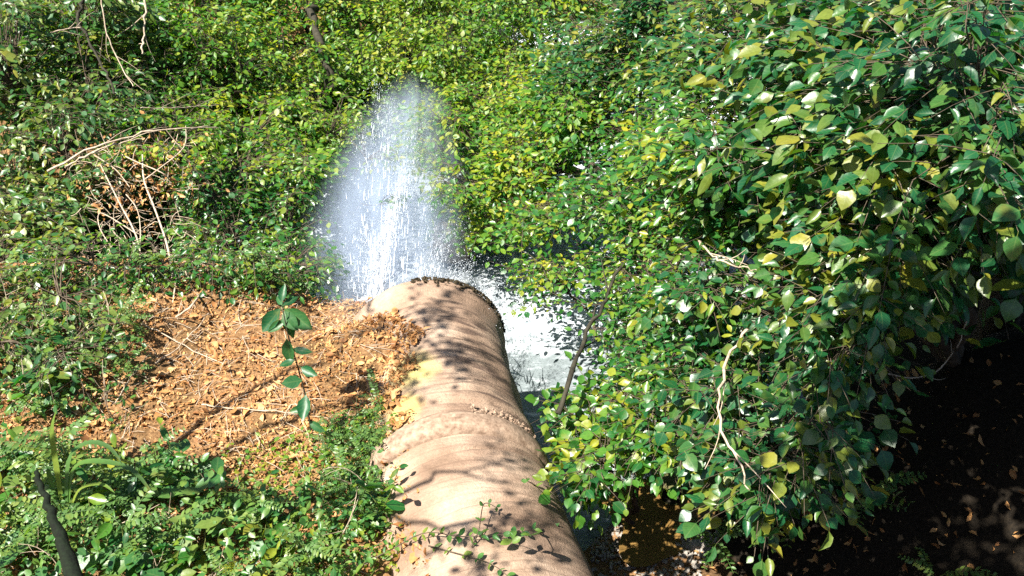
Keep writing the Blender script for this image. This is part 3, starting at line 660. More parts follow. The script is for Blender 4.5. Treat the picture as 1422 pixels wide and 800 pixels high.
# --- trees beyond the stream
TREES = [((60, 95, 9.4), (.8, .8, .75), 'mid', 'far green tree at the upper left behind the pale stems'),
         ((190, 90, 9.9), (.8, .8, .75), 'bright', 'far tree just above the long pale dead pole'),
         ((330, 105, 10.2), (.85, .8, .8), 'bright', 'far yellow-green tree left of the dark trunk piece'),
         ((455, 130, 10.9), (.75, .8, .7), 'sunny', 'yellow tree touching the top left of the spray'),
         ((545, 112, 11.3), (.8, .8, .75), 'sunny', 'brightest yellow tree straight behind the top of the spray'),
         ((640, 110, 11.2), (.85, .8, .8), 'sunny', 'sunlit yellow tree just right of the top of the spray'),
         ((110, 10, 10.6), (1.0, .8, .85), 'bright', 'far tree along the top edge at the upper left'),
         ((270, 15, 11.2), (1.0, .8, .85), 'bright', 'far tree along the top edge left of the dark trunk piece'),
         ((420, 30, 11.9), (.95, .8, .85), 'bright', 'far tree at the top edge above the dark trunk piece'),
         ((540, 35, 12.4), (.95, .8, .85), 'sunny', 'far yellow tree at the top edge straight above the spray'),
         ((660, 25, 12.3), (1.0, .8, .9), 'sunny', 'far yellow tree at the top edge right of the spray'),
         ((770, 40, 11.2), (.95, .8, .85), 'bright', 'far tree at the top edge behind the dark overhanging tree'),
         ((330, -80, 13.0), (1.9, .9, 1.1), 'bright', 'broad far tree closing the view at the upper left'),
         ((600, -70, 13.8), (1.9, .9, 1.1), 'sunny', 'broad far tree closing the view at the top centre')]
for (px_, py_, d_), r, mt, lab in TREES:
    c_ = at(px_, py_, d_); b0 = gnd(c_[0], c_[1])
    G('background_tree', lab, 'tree', b0, tips_ellipsoid(c_, r, 240, .5), LEAF[mt], 'oval', .066, 6, 4, .26, .045, .05, 0, flat=.5, trunk=(0.1, 0, max(.3, (c_[2] - b0[2]) * .6)), barkm=DARKBARK)
for i, (x, y) in enumerate([(-4.5, 15), (-2, 16), (1, 16.5), (4, 14.5), (6.5, 12.5), (-7.5, 12)]):
    b0 = gnd(x, y)
    G('background_tree', 'hillside tree in the row closing the view behind the stream', 'tree', b0, tips_ellipsoid((x, y, b0[2] + 1.7), (2, 1.7, 2.0), 260, .4), LEAF['mid'], 'oval', .14, 6, 4, .5, .08, .08, 0, 'trees on the far hillside', trunk=(0, 0, .9), barkm=DARKBARK)
print('leaves', NL)

# ================================================================== LEFT SLOPE: litter, undergrowth, sticks
LIT = [(-60, 350), (300, 360), (470, 395), (530, 428), (590, 462), (612, 482), (598, 520), (556, 565), (545, 700), (500, 840), (-60, 860)]
P = scatter_poly(LIT, 30000, .004); P = P[vnoise(P[:, 0], P[:, 1], 2.3, 41) + .5 * vnoise(P[:, 0], P[:, 1], 7, 42) > -.42 + .5 * rng.random(len(P)) ** 3]
# litter also drifts on to the left shoulder of the pipe
def lit_edge(y): return np.interp(y, [2.4, 3.6, 4.2, 4.55, 4.72, 4.9, 5.1, 5.25], [-.66, -.52, -.42, -.26, -.10, -.34, -.72, -1.05]) + .25 * vnoise(y, y * 0, 7, 31)
yy = rng.uniform(2.6, 5.24, 2600); aa = lit_edge(yy) - rng.gamma(1.6, .13, 2600) + .05
P2 = np.array([on_pipe(y_, a_, .008) for y_, a_ in zip(yy, aa)])
P = np.concatenate([P, P2])
P[:, 2] = np.where(P[:, 1] > 5.27, P[:, 2], np.maximum(P[:, 2], zp(P[:, 1]) + np.sqrt(np.maximum(0, PR ** 2 - (P[:, 0] - xp(P[:, 1])) ** 2)) + .006))
sn = (P[:, 0] - xp(P[:, 1])) / (PR + .02); P = P[~((np.abs(sn) < 1) & (P[:, 1] < 5.27) & (np.arcsin(np.clip(sn, -1, 1)) > lit_edge(P[:, 1]) + .1 * rng.random(len(P))))]
n = len(P); A = rng.normal(size=(n, 3)); A[:, 2] *= .3; N = UP + rng.normal(size=(n, 3)) * .38
o = link('leaf_litter', leaves_mesh('leaf_litter', 'dry', frames(A, N), P + UP * rng.uniform(0, .018, n)[:, None], rng.uniform(.010, .026, n) * (1 + 2.6 * rng.random(n) ** 7), rng.integers(0, 4, n)), LEAF['dry']); o['kind'] = 'stuff'
T = Tubes()
for b0 in scatter_poly(LIT, 1300, .015):
    d = rng.normal(size=3); d[2] *= .2; d /= np.linalg.norm(d); L_ = rng.uniform(.06, .22)
    T.add(curve(b0 - d * L_ / 2, b0 + d * L_ / 2, rng.normal(size=3) * .01 + UP * .01, 4), .0025, .0015, 3)
o = link('twig_litter', T.mesh('twig_litter'), PALEBARK); o['kind'] = 'stuff'

# fallen sticks and dead stems, each its own thing (pixel ends, heights above ground)
def gpix(px, py, h=0.0):
    lo, hi = 2.0, 16.0
    for _ in range(40):
        mid = (lo + hi) / 2; q_ = at(px, py, mid)
        if q_[2] - h > ground(q_[0], q_[1]): lo = mid
        else: hi = mid
    return at(px, py, (lo + hi) / 2)
STK = [('fallen_branch', [(245, 440, .03), (275, 415, .10), (300, 370, .25), (310, 350, .3)], .010, 'pale fallen branch propped up against the shrubs on the litter', PALEBARK),
       ('fallen_stick', [(195, 450, .05), (230, 465, .04), (275, 490, .03), (310, 505, .03)], .006, 'long thin pale stick lying across the upper litter', PALEBARK),
       ('fallen_stick', [(215, 505, .04), (250, 480, .04), (290, 435, .05)], .007, 'pale stick slanting up the litter near the fallen branch', PALEBARK),
       ('fallen_stick', [(280, 562, .03), (330, 568, .03), (420, 574, .03)], .006, 'straight pale stick across the brown hollow by the seedling', PALEBARK),
       ('fallen_stick', [(160, 560, .05), (185, 520, .06), (210, 490, .04)], .007, 'short crooked pale stick on the left litter', PALEBARK),
       ('fallen_stick', [(500, 462, .03), (520, 460, .03), (575, 455, .05)], .004, 'thin twig at the litter edge beside the pipe', PALEBARK),
       ('fallen_stick', [(390, 585, .03), (410, 560, .04), (430, 610, .04)], .005, 'bent twig below the seedling', PALEBARK),
       ('fallen_stick', [(80, 720, .08), (130, 735, .06), (160, 760, .05)], .007, 'pale stick in the undergrowth by the dark trunk', PALEBARK),
       ('fallen_stick', [(325, 415, .04), (355, 430, .05), (385, 410, .07)], .005, 'thin pale twig at the back of the litter under the shrubs', PALEBARK),
       ('fallen_stick', [(265, 745, .1), (290, 690, .12), (300, 660, .15)], .006, 'upright brown stick among the feathery leaves', BARK)]
for nme, pts, r, lab, mt in STK:
    q_ = smooth_path([gpix(a_, b_, h_) for a_, b_, h_ in pts], 14); q_[1:-1] += rng.normal(size=(12, 3)) * .004
    T = Tubes(); T.add(q_, r * .8, r * .4, 6, .4); f_ = rng.normal(size=3) * [.08, .08, .03]; T.add(smooth_path([q_[8], q_[8] + f_, q_[8] + f_ * 2 + UP * .02], 6), r * .45, r * .2, 5); o = link(nme, T.mesh(nme, q_[0]), mt); o.location = q_[0]; props(o, lab, 'stick', 'fallen sticks on the litter')
def air(nme, pts, r, r2, lab, cat, mt, off=-.25, sides=6, parent=None, group=None):
    A_ = np.array(pts, float); d = depth(A_[:, 0], A_[:, 1]) + off + (A_[:, 2] if A_.shape[1] > 2 else 0)
    q_ = smooth_path(at(A_[:, 0], A_[:, 1], d), 20); q_[1:-1] += rng.normal(size=(18, 3)) * r * .5; T = Tubes(); T.add(q_, r * .75, r2 * .7, sides, .4)
    for k_ in (6, 10, 14):
        f_ = (q_[k_ + 1] - q_[k_]) * rng.uniform(1.2, 2.2) + rng.normal(size=3) * .05; T.add(smooth_path([q_[k_], q_[k_] + f_, q_[k_] + f_ * 1.8 + rng.normal(size=3) * .02], 6), r * .35, r * .12, 4)
    o0 = q_[0]; o = link(nme, T.mesh(nme, o0), mt); o.location = o0; props(o, lab, cat, group); return o
# pale leaning pole and the dead bush of curling twigs
air('dead_pole', [(66, 238), (130, 205), (190, 186), (260, 177), (300, 176)], .014, .005, 'long pale dead pole leaning across the left shrubs', 'branch', PALEBARK, -.45)
air('dead_pole', [(90, 232), (150, 203), (200, 192)], .011, .005, 'shorter pale dead pole just under the long one', 'branch', PALEBARK, -.40)
air('dead_pole', [(195, 150), (240, 150), (300, 146)], .006, .003, 'thin pale bare shoot lying over the left leaves', 'branch', PALEBARK, -.35)
air('dead_pole', [(118, -10), (112, 30), (140, 90), (160, 130)], .022, .012, 'dark leaning stem at the top left among pale ones', 'branch', DARKBARK, -.3)
air('dead_pole', [(204, -20), (200, 40), (198, 75)], .014, .012, 'grey upright stem at the top left', 'branch', PALEBARK, -.3)
air('dead_pole', [(140, -10), (150, 50), (170, 95), (185, 120)], .009, .006, 'thin pale stem beside the dark leaning stem', 'branch', PALEBARK, -.4)
air('dead_pole', [(70, 45), (95, 40), (112, 38)], .008, .006, 'short pale stick jutting in at the top left', 'branch', PALEBARK, -.4)
air('tree_stem', [(430, 10), (440, 50), (452, 90), (458, 125)], .06, .05, 'dark trunk piece showing through the leaves above the spray', 'trunk', DARKBARK, -.5, 8)
db0 = gpix(225, 395); db = empty('dead_bush', db0, 'dead bush of pale curling twigs over the dark hollow', 'bush')
DB = [([(240, 388, .0), (232, 340, 0), (215, 290, 0), (200, 250, .1), (198, 215, .2)], .010), ([(200, 250, 0), (220, 235, 0), (255, 205, 0), (258, 175, 0)], .006), ([(200, 388, 0), (190, 330, 0), (165, 280, 0), (140, 230, .1)], .008),
      ([(190, 325, 0), (150, 300, 0), (137, 298, 0), (140, 320, -.05), (165, 358, -.05)], .005), ([(215, 360, 0), (185, 345, 0), (160, 325, 0), (155, 318, 0)], .005), ([(195, 395, 0), (210, 375, 0), (222, 358, 0)], .007),
      ([(190, 398, 0), (150, 372, 0), (120, 368, -.05), (108, 380, -.05)], .006), ([(110, 375, 0), (125, 371, 0), (138, 392, 0)], .005), ([(175, 270, 0), (190, 290, 0), (195, 320, 0), (193, 380, 0)], .005),
      ([(230, 380, 0), (225, 410, -.15), (215, 440, -.25)], .008), ([(245, 385, 0), (240, 420, -.15), (235, 445, -.2)], .007), ([(170, 215, 0), (190, 225, 0), (225, 240, 0), (235, 250, .1)], .006), ([(130, 215, 0), (160, 235, 0), (180, 260, 0)], .005)]
for pts, r in DB:
    A_ = np.array(pts); q_ = smooth_path(at(A_[:, 0], A_[:, 1], depth(A_[:, 0], A_[:, 1]) - .3 + A_[:, 2]), 16)
    T = Tubes(); T.add(q_, r, r * .6, 5, .2); o = link('twig', T.mesh('twig', db0), PALEBARK, db)
T = Tubes()
for k in range(240):
    c_ = at(rng.uniform(110, 275), rng.uniform(200, 400), 1.0); px_, py_ = rng.uniform(105, 270), rng.uniform(195, 395)
    c_ = at(px_, py_, float(depth(np.array([px_]), np.array([py_]))[0]) + rng.uniform(-.3, .3)); d = rng.normal(size=3) * [1, .6, 1]; d /= np.linalg.norm(d); L_ = rng.uniform(.08, .3)
    T.add(curve(c_ - d * L_ / 2, c_ + d * L_ / 2, rng.normal(size=3) * .05, 6), .0035, .002, 3)
link('dead_twigs', T.mesh('dead_twigs', db0), PALEBARK, db)['kind'] = 'stuff'
P = at(rng.uniform(120, 270, 500), rng.uniform(200, 300, 500), 1.0) * 0; pxs = rng.normal(190, 45, 500); pys = rng.normal(250, 32, 500)
P = at(pxs, pys, depth(pxs, pys) + rng.uniform(-.25, .3, 500)); A = rng.normal(size=(500, 3))
link('dead_leaves', leaves_mesh('dead_leaves', 'dry', frames(A, rng.normal(size=(500, 3))), P, rng.uniform(.03, .06, 500), rng.integers(0, 4, 500), db0), LEAF['dry'], db)['kind'] = 'stuff'

# --- feathery undergrowth plants: prototypes with fronds, then copies
def frond_mesh(L_, npair, lw):
    t = np.linspace(0, 1, 9)[:, None]; rach = np.concatenate([t * L_, 0 * t, .45 * L_ * t - .55 * L_ * t * t], 1)
    T = Tubes(); T.add(rach, .0035, .0012, 3); V = [np.concatenate(T.V)]; Fq = np.concatenate(T.Fc); n0 = T.n
    Ft = np.concatenate([Fq[:, [0, 1, 2]], Fq[:, [0, 2, 3]]]); Fs = [Ft]
    s = np.repeat(np.linspace(.16, .97, npair), 2); sg = np.tile([1.0, -1.0], npair)
    p_ = np.stack([s * L_, 0 * s, .45 * L_ * s - .55 * L_ * s * s], 1)
    A = np.stack([.45 + 0 * s, sg, -.12 + 0 * s], 1) + rng.normal(size=(len(s), 3)) * .15; N = UP + rng.normal(size=(len(s), 3)) * .3
    M = frames(A, N); sz = lw * (.55 + .45 * np.sin(np.pi * np.clip(s, .1, .95))) * rng.uniform(.8, 1.2, len(s))
    TV, TF = TPL['small'][0]
    W = np.einsum('nij,vj->nvi', M, TV) * sz[:, None, None] + p_[:, None]
    V.append(W.reshape(-1, 3)); Fs.append((TF[None] + (np.arange(len(s)) * len(TV))[:, None, None]).reshape(-1, 3) + n0)
    return mesh_np('frond', np.concatenate(V), np.concatenate(Fs))
FROND = [frond_mesh(.26, 9, .042), frond_mesh(.32, 11, .046), frond_mesh(.20, 7, .036), frond_mesh(.29, 8, .05)]
for f_ in FROND: f_.materials.append(LEAF['fern'])
def stem_mesh(h):
    T = Tubes(); T.add(curve((0, 0, -.05), (.03, .02, h), (.03, -.02, 0), 6), .005, .003, 5); return T.mesh('stem')
STEMS = [stem_mesh(.16), stem_mesh(.28), stem_mesh(.4)]
for s_ in STEMS: s_.materials.append(STEM)
def feather_plant(kind, hgt, nf):
    r = empty('feathery_plant', (0, 0, 0), 'x', 'plant')
    st_ = link('stem', STEMS[kind], STEM, r)
    for k in range(nf):
        o = link('frond', FROND[(k + kind) % 4], LEAF['fern'], r); zz = hgt * (.35 + .65 * (k + 1) / nf)
        o.location = (.03 * zz / hgt, .02 * zz / hgt, zz); o.rotation_euler = (rng.normal() * .15, R(-15) + rng.normal() * .25, k * 2.4 + rng.normal() * .3); sc = rng.uniform(.75, 1.15); o.scale = (sc,) * 3
    return r
PROT = [feather_plant(0, .16, 6), feather_plant(1, .28, 8), feather_plant(2, .4, 10)]
def weed(nl, hgt, ls, mat, name='leafy_weed'):
    r = empty(name, (0, 0, 0), 'x', 'plant')
    T = Tubes()
    tops = [curve((0, 0, -.05), (rng.normal() * .09, rng.normal() * .09, hgt * rng.uniform(.6, 1)), rng.normal(size=3) * .04, 7) for _ in range(3)]
    for q_ in tops: T.add(q_, .004, .0018, 4)
    o = link('stem', T.mesh('stem'), STEM, r)
    for k in range(nl):
        q_ = tops[k % 3]; p_ = q_[2 + int(rng.integers(0, 5))]; a_ = rng.uniform(0, 6.28); A = np.array([[math.cos(a_), math.sin(a_), rng.uniform(-.5, .3)]])
        M_ = frames(A, (UP + rng.normal(size=3) * .3)[None])[0]
        o = bpy.data.objects.new('leaf', single_leaf_mesh('oval', int(rng.integers(0, 5)), mat)); COL.objects.link(o); o.parent = r
        o.matrix_local = Matrix.Translation(Vector(p_)) @ Matrix(M_.tolist()).to_4x4() @ Matrix.Scale(ls * rng.uniform(.6, 1.3), 4)
    return r
def stalk(h):
    r = empty('dry_stalk', (0, 0, 0), 'x', 'stalk'); T = Tubes(); q_ = curve((0, 0, -.05), (rng.normal() * .15, rng.normal() * .15, h), rng.normal(size=3) * .06, 9); T.add(q_, .0045, .0015, 5, .3); link('stem', T.mesh('stem'), PALEBARK, r)
    T = Tubes()
    for k in range(5):
        p_ = q_[3 + k % 5]; d = rng.normal(size=3) * .07 + UP * .06; T.add(curve(p_, p_ + d, rng.normal(size=3) * .01, 4), .002, .001, 3)
    link('side_twigs', T.mesh('side_twigs'), PALEBARK, r); return r
WEEDS = [weed(14, .26, .075, LEAF['fern']), weed(16, .36, .09, LEAF['mid']), weed(12, .2, .10, LEAF['blue'])]
STALKS = [stalk(.35), stalk(.5), stalk(.28)]
used_w = [False] * 3; used_s = [False] * 3
def copy_thing(o):
    c = o.copy(); COL.objects.link(c)
    for ch in o.children:
        d = ch.copy(); COL.objects.link(d); d.parent = c
    return c
LOW = [(-60, 650), (120, 640), (240, 665), (300, 690), (420, 690), (520, 660), (550, 700), (545, 760), (500, 850), (-60, 860)]
SPARSE = [(-60, 430), (190, 440), (215, 520), (180, 600), (-60, 640)]
FRINGE = [(450, 600), (545, 565), (560, 640), (548, 720), (440, 700)]
def zone(pt):
    px, py, f = project(pt); px = float(px); py = float(py)
    return ('beside the strap-leaved plant at the far left' if px < 190 else 'below the seedling in the middle of the undergrowth' if px < 400 and py < 720 else 'along the bottom edge of the undergrowth' if px < 400 else 'near the left side of the pipe')
used = set(); first = [True] * 3
def put(pt, k, sc, rz, label, group):
    o = PROT[k] if first[k] else copy_thing(PROT[k]); first[k] = False
    o.location = pt; o.rotation_euler = (0, 0, rz); o.scale = (sc,) * 3; props(o, label, 'plant', group)
for i, pt in enumerate(scatter_poly(LOW, 34)):
    put(pt, int(rng.integers(0, 3)), rng.uniform(.5, .95), rng.uniform(0, 6.28), 'feathery-leaved green plant ' + zone(pt), 'feathery plants ' + zone(pt))
for i, pt in enumerate(scatter_poly(SPARSE, 26)):
    put(pt, int(rng.integers(0, 3)), rng.uniform(.4, .75), rng.uniform(0, 6.28), 'feathery-leaved plant scattered on the left edge of the litter', 'feathery plants on the litter edge')
for i, pt in enumerate(scatter_poly(FRINGE, 16)):
    put(pt, 0, rng.uniform(.4, .65), rng.uniform(0, 6.28), 'small yellow-green feathery plant in the fringe along the left side of the pipe', 'small plants fringing the pipe')
for i, pt in enumerate(np.concatenate([scatter_poly(LOW, 64), scatter_poly([(-60, 430), (180, 440), (200, 520), (170, 610), (-60, 640)], 16)])):
    k = int(rng.integers(0, 3)); o = copy_thing(WEEDS[k]) if used_w[k] else WEEDS[k]; used_w[k] = True
    o.location = pt; o.rotation_euler = (0, 0, rng.uniform(0, 6.28)); o.scale = (rng.uniform(.6, 1.15),) * 3
    props(o, ['pale-leaved weed', 'tall leafy weed', 'low large-leaved weed'][k] + ' growing ' + zone(pt), 'plant', ['pale weeds ', 'tall weeds ', 'large-leaved weeds '][k] + zone(pt))
for i, pt in enumerate(np.concatenate([scatter_poly(LOW, 14), scatter_poly([(-60, 430), (200, 440), (210, 520), (170, 620), (-60, 640)], 18)])):
    k = int(rng.integers(0, 3)); o = copy_thing(STALKS[k]) if used_s[k] else STALKS[k]; used_s[k] = True
    o.location = pt; o.rotation_euler = (rng.normal() * .3, rng.normal() * .3, rng.uniform(0, 6.28)); o.scale = (rng.uniform(.7, 1.1),) * 3
    props(o, 'thin dry pale stalk standing ' + zone(pt), 'stalk', 'dry stalks ' + zone(pt))
# low green ground cover between them
P = np.concatenate([scatter_poly(LOW, 2200, .02), scatter_poly(SPARSE, 900, .03)]); n = len(P)
P[:, 2] += rng.exponential(.07, n); A = rng.normal(size=(n, 3)); A[:, 2] *= .35; N = UP + rng.normal(size=(n, 3)) * .4
o = link('ground_cover', leaves_mesh('ground_cover', 'oval', frames(A, N), P, rng.uniform(.02, .055, n), rng.integers(0, 4, n)), LEAF['fern']); o['kind'] = 'stuff'
P = np.concatenate([scatter_poly(FRINGE, 800, .012), scatter_poly([(300, 640), (560, 560), (560, 800), (430, 810)], 1300, .012)]); n = len(P)
P[:, 2] += rng.exponential(.03, n); A = rng.normal(size=(n, 3)); A[:, 2] *= .35; N = UP + rng.normal(size=(n, 3)) * .4
o = link('yellow_ground_cover', leaves_mesh('yellow_ground_cover', 'oval', frames(A, N), P, rng.uniform(.015, .04, n), rng.integers(0, 4, n)), LEAF['sunny']); o['kind'] = 'stuff'
EDGE = [(-60, 385), (300, 380), (470, 395), (470, 425), (300, 408), (-60, 420)]
P = scatter_poly(EDGE, 900, .02); n = len(P); P[:, 2] += rng.exponential(.06, n); A = rng.normal(size=(n, 3)); A[:, 2] *= .35
o = link('edge_ground_cover', leaves_mesh('edge_ground_cover', 'oval', frames(A, UP + rng.normal(size=(n, 3)) * .4), P, rng.uniform(.02, .05, n), rng.integers(0, 4, n)), LEAF['mid']); o['kind'] = 'stuff'
for i, pt in enumerate(scatter_poly(EDGE, 16)):
    put(pt, int(rng.integers(0, 2)), rng.uniform(.5, .9), rng.uniform(0, 6.28), 'feathery plant along the back edge of the litter under the shrubs', 'plants along the back edge of the litter')
# grass blades along the fringe
T = Tubes()
for b0 in np.concatenate([scatter_poly(FRINGE, 420), scatter_poly(SPARSE, 120), scatter_poly(LOW, 200)]):
    d = rng.normal(size=3); d[2] = abs(d[2]) + .8; d /= np.linalg.norm(d); L_ = rng.uniform(.06, .2)
    T.add(curve(b0, b0 + d * L_ + np.array([d[0], d[1], -.3]) * L_ * .4, UP * L_ * .2, 5), .0028, .0006, 3)
o = link('grass', T.mesh('grass'), LEAF['fern']); o['kind'] = 'stuff'
def leafy(nme, lab, cat, stem_pts, r, leaves, tpl, mat, stemmat=STEM, group=None):
    """a plant from explicit world points: stem path and (pos, axis, normal, size)"""
    q_ = smooth_path(stem_pts, 22); o0 = q_[0]; root = empty(nme, o0, lab, cat, group)
    T = Tubes(); T.add(q_, r, r * .4, 5, .15); link('stem', T.mesh('stem', o0), stemmat, root)
    for p_, a_, n_, s_ in leaves:
        M_ = frames(np.array([a_], float), np.array([n_], float))[0]
        o = link('leaf', single_leaf_mesh(tpl, int(rng.integers(0, len(TPL[tpl]))), mat), mat, root)
        o.matrix_local = Matrix.Translation(Vector(np.asarray(p_) - o0)) @ Matrix(M_.tolist()).to_4x4() @ Matrix.Scale(float(s_), 4)
    return root
# seedling with big dark drooping leaves
sb = gpix(432, 600); D0 = float(project(sb)[2])
def sp_(px, py, dd=0.0): return at(px, py, D0 - dd)
SEED = [sp_(432, 600), sp_(424, 550, .12), sp_(412, 505, .22), sp_(400, 465, .3), sp_(392, 425, .36)]
SL = [((395, 428), (1, -.3, -.75), .17), ((395, 430), (.2, -.5, -1), .16), ((390, 428), (-.7, -.3, -.85), .15), ((398, 470), (.15, -.6, -.9), .13), ((425, 548), (-.05, -.8, -.7), .13), ((418, 510), (.9, -.4, -.2), .10), ((420, 528), (-.9, -.3, .05), .10), ((392, 425), (.7, .4, .3), .09), ((430, 585), (.8, -.5, -.3), .09), ((392, 424), (-.5, .6, .2), .08), ((393, 432), (.6, -.6, -.5), .12), ((396, 445), (-.8, -.5, -.3), .10), ((410, 500), (-.8, -.2, -.2), .09), ((405, 485), (.8, -.3, .1), .10), ((428, 565), (-.8, -.3, 0), .09), ((391, 420), (.1, .4, .6), .09)]
leafy('seedling', 'tall seedling with drooping dark green leaves standing on the litter', 'plant', SEED, .006, [(sp_(a_, b_, .3), v_, (0, -.75, .6), s_ * 1.15) for (a_, b_), v_, s_ in SL], 'oval', LEAF['sapling'], DARKBARK)
# strap-leaved plant at the far left
def blade(root, o0, pts, wd, mat):
    q_ = smooth_path(pts, 14); t = np.gradient(q_, axis=0); s = np.cross(t, UP); s /= np.linalg.norm(s, axis=1)[:, None] + 1e-9
    wv = wd * np.sin(np.pi * np.clip(np.linspace(.06, 1, 14), 0, 1)) ** .8
    V = np.stack([q_ - s * wv[:, None], q_ - UP * wv[:, None] * .25, q_ + s * wv[:, None]], 1).reshape(-1, 3) - o0
    i = np.arange(13)[:, None] * 3; Fc = np.concatenate([np.concatenate([i, i + 1, i + 4, i + 3], 1), np.concatenate([i + 1, i + 2, i + 5, i + 4], 1)])
    link('blade', mesh_np('blade', V, Fc), mat, root)
b0 = gpix(92, 740); sl = empty('strap_leaved_plant', b0, 'strap-leaved plant with arching yellow-green blades at the far left', 'plant'); D1 = float(project(b0)[2])
for pts, wd in [([(95, 700), (100, 655), (125, 640), (180, 650), (215, 690)], .028), ([(92, 720), (95, 640), (120, 615), (150, 620), (170, 645)], .026), ([(95, 715), (110, 680), (140, 672), (160, 685)], .018), ([(90, 720), (80, 660), (72, 600), (78, 570)], .022), ([(90, 730), (75, 690), (66, 650), (60, 660)], .02)]:
    blade(sl, b0, [at(a_, b_, D1 - .15 - .02 * k) for k, (a_, b_) in enumerate(pts)], wd * .62, LEAF['mid'])
# mossy dark trunk in the bottom left corner
q_ = smooth_path([at(50, 655, 3.75), at(66, 700, 3.6), at(86, 752, 3.45), at(110, 815, 3.3), at(132, 880, 3.2), at(160, 960, 3.1)], 30); q_[1:] += rng.normal(size=(29, 3)) * .004; T = Tubes(); T.add(q_, .008, .045, 10, .35)
o = link('leaning_trunk', T.mesh('leaning_trunk', q_[0]), bark_mat('wet_mossy_bark', (.0015, .002, .001), (.006, .013, .004), 45)); o.location = q_[0]; props(o, 'dark mossy leaning trunk cutting the bottom left corner', 'trunk')
# vines running over the near pipe
def vine(nme, lab, pix, nl, size, side):
    pts = []
    for a_, b_, h_ in pix:
        lo, hi = 2., 9.
        for _ in range(36):
            mid = (lo + hi) / 2; w_ = at(a_, b_, mid); s_ = w_[0] - xp(w_[1]); top = zp(w_[1]) + math.sqrt(max(0, PR ** 2 - s_ ** 2)) if abs(s_) < PR else -9
            if w_[2] - h_ > max(top, float(ground(w_[0], w_[1]))): lo = mid
            else: hi = mid
        pts.append(at(a_, b_, lo))
    q_ = smooth_path(pts, 40); lv = []
    for i in np.linspace(3, 38, nl).astype(int):
        t_ = q_[i + 1] - q_[i - 1]; t_ /= np.linalg.norm(t_); sd_ = np.cross(UP, t_)
        for sg in (1, -1): lv.append((q_[i], t_ * .5 + sd_ * sg * rng.uniform(.5, 1) + rng.normal(size=3) * .2 + UP * .25, UP + rng.normal(size=3) * .35, size * rng.uniform(.6, 1.2)))
    return leafy(nme, lab, 'vine', pts, .004, lv, 'oval', LEAF['fern'], BARK)
vine('trailing_vine', 'leafy runner crossing the near pipe from the left undergrowth', [(470, 800, .1), (540, 765, .1), (590, 740, .09), (640, 745, .07), (700, 742, .07), (745, 735, .08)], 18, .05, 1)
vine('trailing_vine', 'lower thin runner with small leaves bending down the near pipe', [(595, 758, .05), (640, 770, .04), (680, 782, .04), (705, 800, .04)], 7, .04, 1)
vine('trailing_vine', 'broad runner reaching on to the near pipe from the right bush', [(830, 735, .15), (790, 738, .12), (750, 740, .1), (710, 750, .09)], 9, .075, 1)
vine('trailing_vine', 'short upright sprig with tiny leaves standing on the near pipe', [(655, 760, .03), (665, 735, .08), (672, 700, .12), (690, 705, .12)], 6, .035, 1)
vine('trailing_vine', 'small yellow sprig arching over the pipe shoulder', [(790, 700, .1), (765, 690, .16), (740, 672, .2), (728, 668, .2)], 6, .05, 1)

# ================================================================== RIGHT BANK: puddle, gravel, stones, hollow
pb = gpix(910, 725); V = []; k = 48
m, nt, out = new_mat('muddy_water'); p = nd(nt, 'ShaderNodeBsdfPrincipled', Roughness=.2); p.inputs['Base Color'].default_value = (.16, .095, .03, 1); nt.links.new(p.outputs[0], out.inputs[0])
for i in range(k):
    a_ = 2 * math.pi * i / k; r_ = 1 + .22 * math.sin(3 * a_ + 1) + .12 * math.sin(5 * a_); V.append((.34 * r_ * math.cos(a_), .34 * r_ * math.sin(a_), 0))
V.append((0, 0, 0.002)); zt = float(max(ground(pb[0] + x_, pb[1] + y_) for x_, y_, _ in V)) - .03
o = link('puddle_water', mesh_np('puddle_water', V, [(i, (i + 1) % k, k) for i in range(k)]), m); o.location = (pb[0], pb[1], zt); o['kind'] = 'structure'
def rock(nme, c, r, mat, lab, squash=(1, .8, .6), seed=0, cat='rock'):
    b = bmesh.new(); bmesh.ops.create_icosphere(b, subdivisions=3, radius=1)
    for v_ in b.verts:
        n_ = v_.co.normalized(); d = 1 + .35 * mnoise.noise(n_ * 1.3 + Vector((seed * 7.1, 0, 0))) + .12 * mnoise.noise(n_ * 4 + Vector((0, seed, 0)))
        v_.co = Vector((n_.x * d * squash[0], n_.y * d * squash[1], n_.z * d * squash[2])) * r
    me = bpy.data.meshes.new(nme); b.to_mesh(me); b.free(); me.polygons.foreach_set('use_smooth', np.ones(len(me.polygons), bool))
    o = link(nme, me, mat); o.location = c; props(o, lab, cat); return o
MOSS = bark_mat('mossy_stone', (.03, .055, .012), (.13, .11, .05), 9, .9)
STONE = bark_mat('grey_stone', (.16, .14, .12), (.38, .34, .30), 14, .7)
WETROCK = bark_mat('brown_rock', (.09, .075, .055), (.26, .21, .16), 7, .8)
c_ = gpix(950, 690); rock('mossy_rock', c_ + np.array([.05, .1, .02]), .20, MOSS, 'mossy rounded rock at the head of the muddy puddle', (1.2, .9, .55), 3)
c_ = gpix(975, 757); rock('pale_rock', c_, .07, STONE, 'pale flat stone at the right rim of the puddle', (1.5, .8, .5), 5)
c_ = gpix(640, 300, .6)
for i, (px_, py_, d_, r_) in enumerate([(640, 285, 9.0, .30), (675, 310, 8.7, .22), (628, 335, 8.5, .2)]):
    rock('bank_rock', at(px_, py_, d_ + .5), r_, WETROCK, ['tall brown wet rock showing through the right of the spray', 'smaller brown rock beside the overhanging leaves', 'low brown rock at the foot of the spray'][i], (1, .8, 1.1), 10 + i)
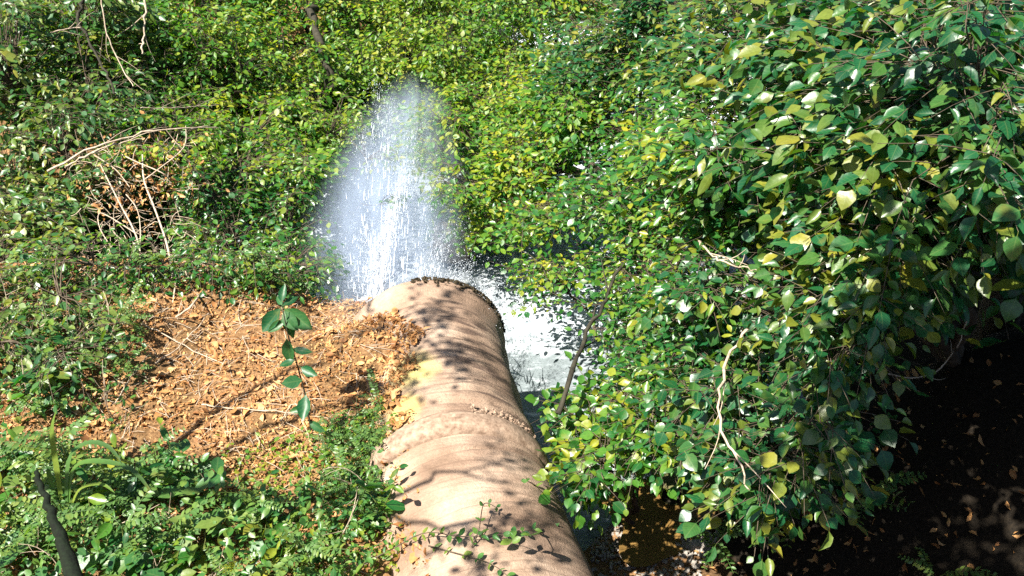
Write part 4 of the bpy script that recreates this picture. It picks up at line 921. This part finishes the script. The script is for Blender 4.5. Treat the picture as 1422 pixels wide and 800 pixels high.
P = scatter_poly([(820, 740), (880, 700), (1000, 740), (960, 830), (820, 830)], 900, .012); o = chips('gravel', P, .008, .03, STONE); o['kind'] = 'stuff'
# small hollow log end: a dark round hole ringed by mossy wood
c_ = gpix(933, 690, .12); T = Tubes(); d_ = np.array([.15, 1, -.1]); q_ = [c_ + d_ * .0, c_ + d_ * .02, c_ + d_ * .2, c_ + d_ * .45]
lg = empty('hollow_log', c_, 'short mossy hollow log with a round dark end above the puddle', 'log')
T.add(q_, .075, .08, 14, .1); link('bark_shell', T.mesh('bark_shell', c_), MOSS, lg)
T = Tubes(); T.add([q_[0] + d_ * .004, q_[1], q_[2]], .062, .055, 14); link('hollow_core', T.mesh('hollow_core', c_), DARKBARK, lg)
# dead leaves and ground plants in the shade under the right shrubs
P = scatter_poly([(1000, 560), (1420, 480), (1440, 840), (900, 840)], 600, .012); n = len(P); A = rng.normal(size=(n, 3)); A[:, 2] *= .3
o = link('shaded_litter', leaves_mesh('shaded_litter', 'dry', frames(A, UP + rng.normal(size=(n, 3)) * .4), P, rng.uniform(.03, .08, n), rng.integers(0, 4, n)), LEAF['dry']); o['kind'] = 'stuff'
for i, pt in enumerate(scatter_poly([(960, 740), (1400, 700), (1440, 830), (960, 830)], 4)):
    put(pt, int(rng.integers(0, 3)), rng.uniform(.8, 1.2), rng.uniform(0, 6.28), 'feathery plant in the deep shade at the bottom right', 'shade plants at the bottom right')
air('hanging_vine', [(1190, 470), (1215, 510), (1260, 525), (1300, 515), (1330, 480), (1345, 440)], .006, .004, 'thin pale vine hanging in a loop inside the dark hollow', 'vine', PALEBARK, .5, 5)
air('bare_shoot', [(1040, 455), (1015, 490), (1000, 530), (998, 575), (1010, 615), (1030, 645), (1040, 680)], .011, .005, 'pale bare shoot hanging down through the broad leaves', 'branch', PALEBARK, -.18)
air('bare_shoot', [(970, 335), (1000, 362), (1050, 375)], .009, .005, 'short pale bare shoot among the right-hand leaves', 'branch', PALEBARK, -.18)
air('dark_bough', [(775, 575), (795, 515), (815, 465), (832, 430), (850, 390), (866, 365)], .022, .014, 'dark bare bough rising over the white foam', 'branch', DARKBARK, -.1)
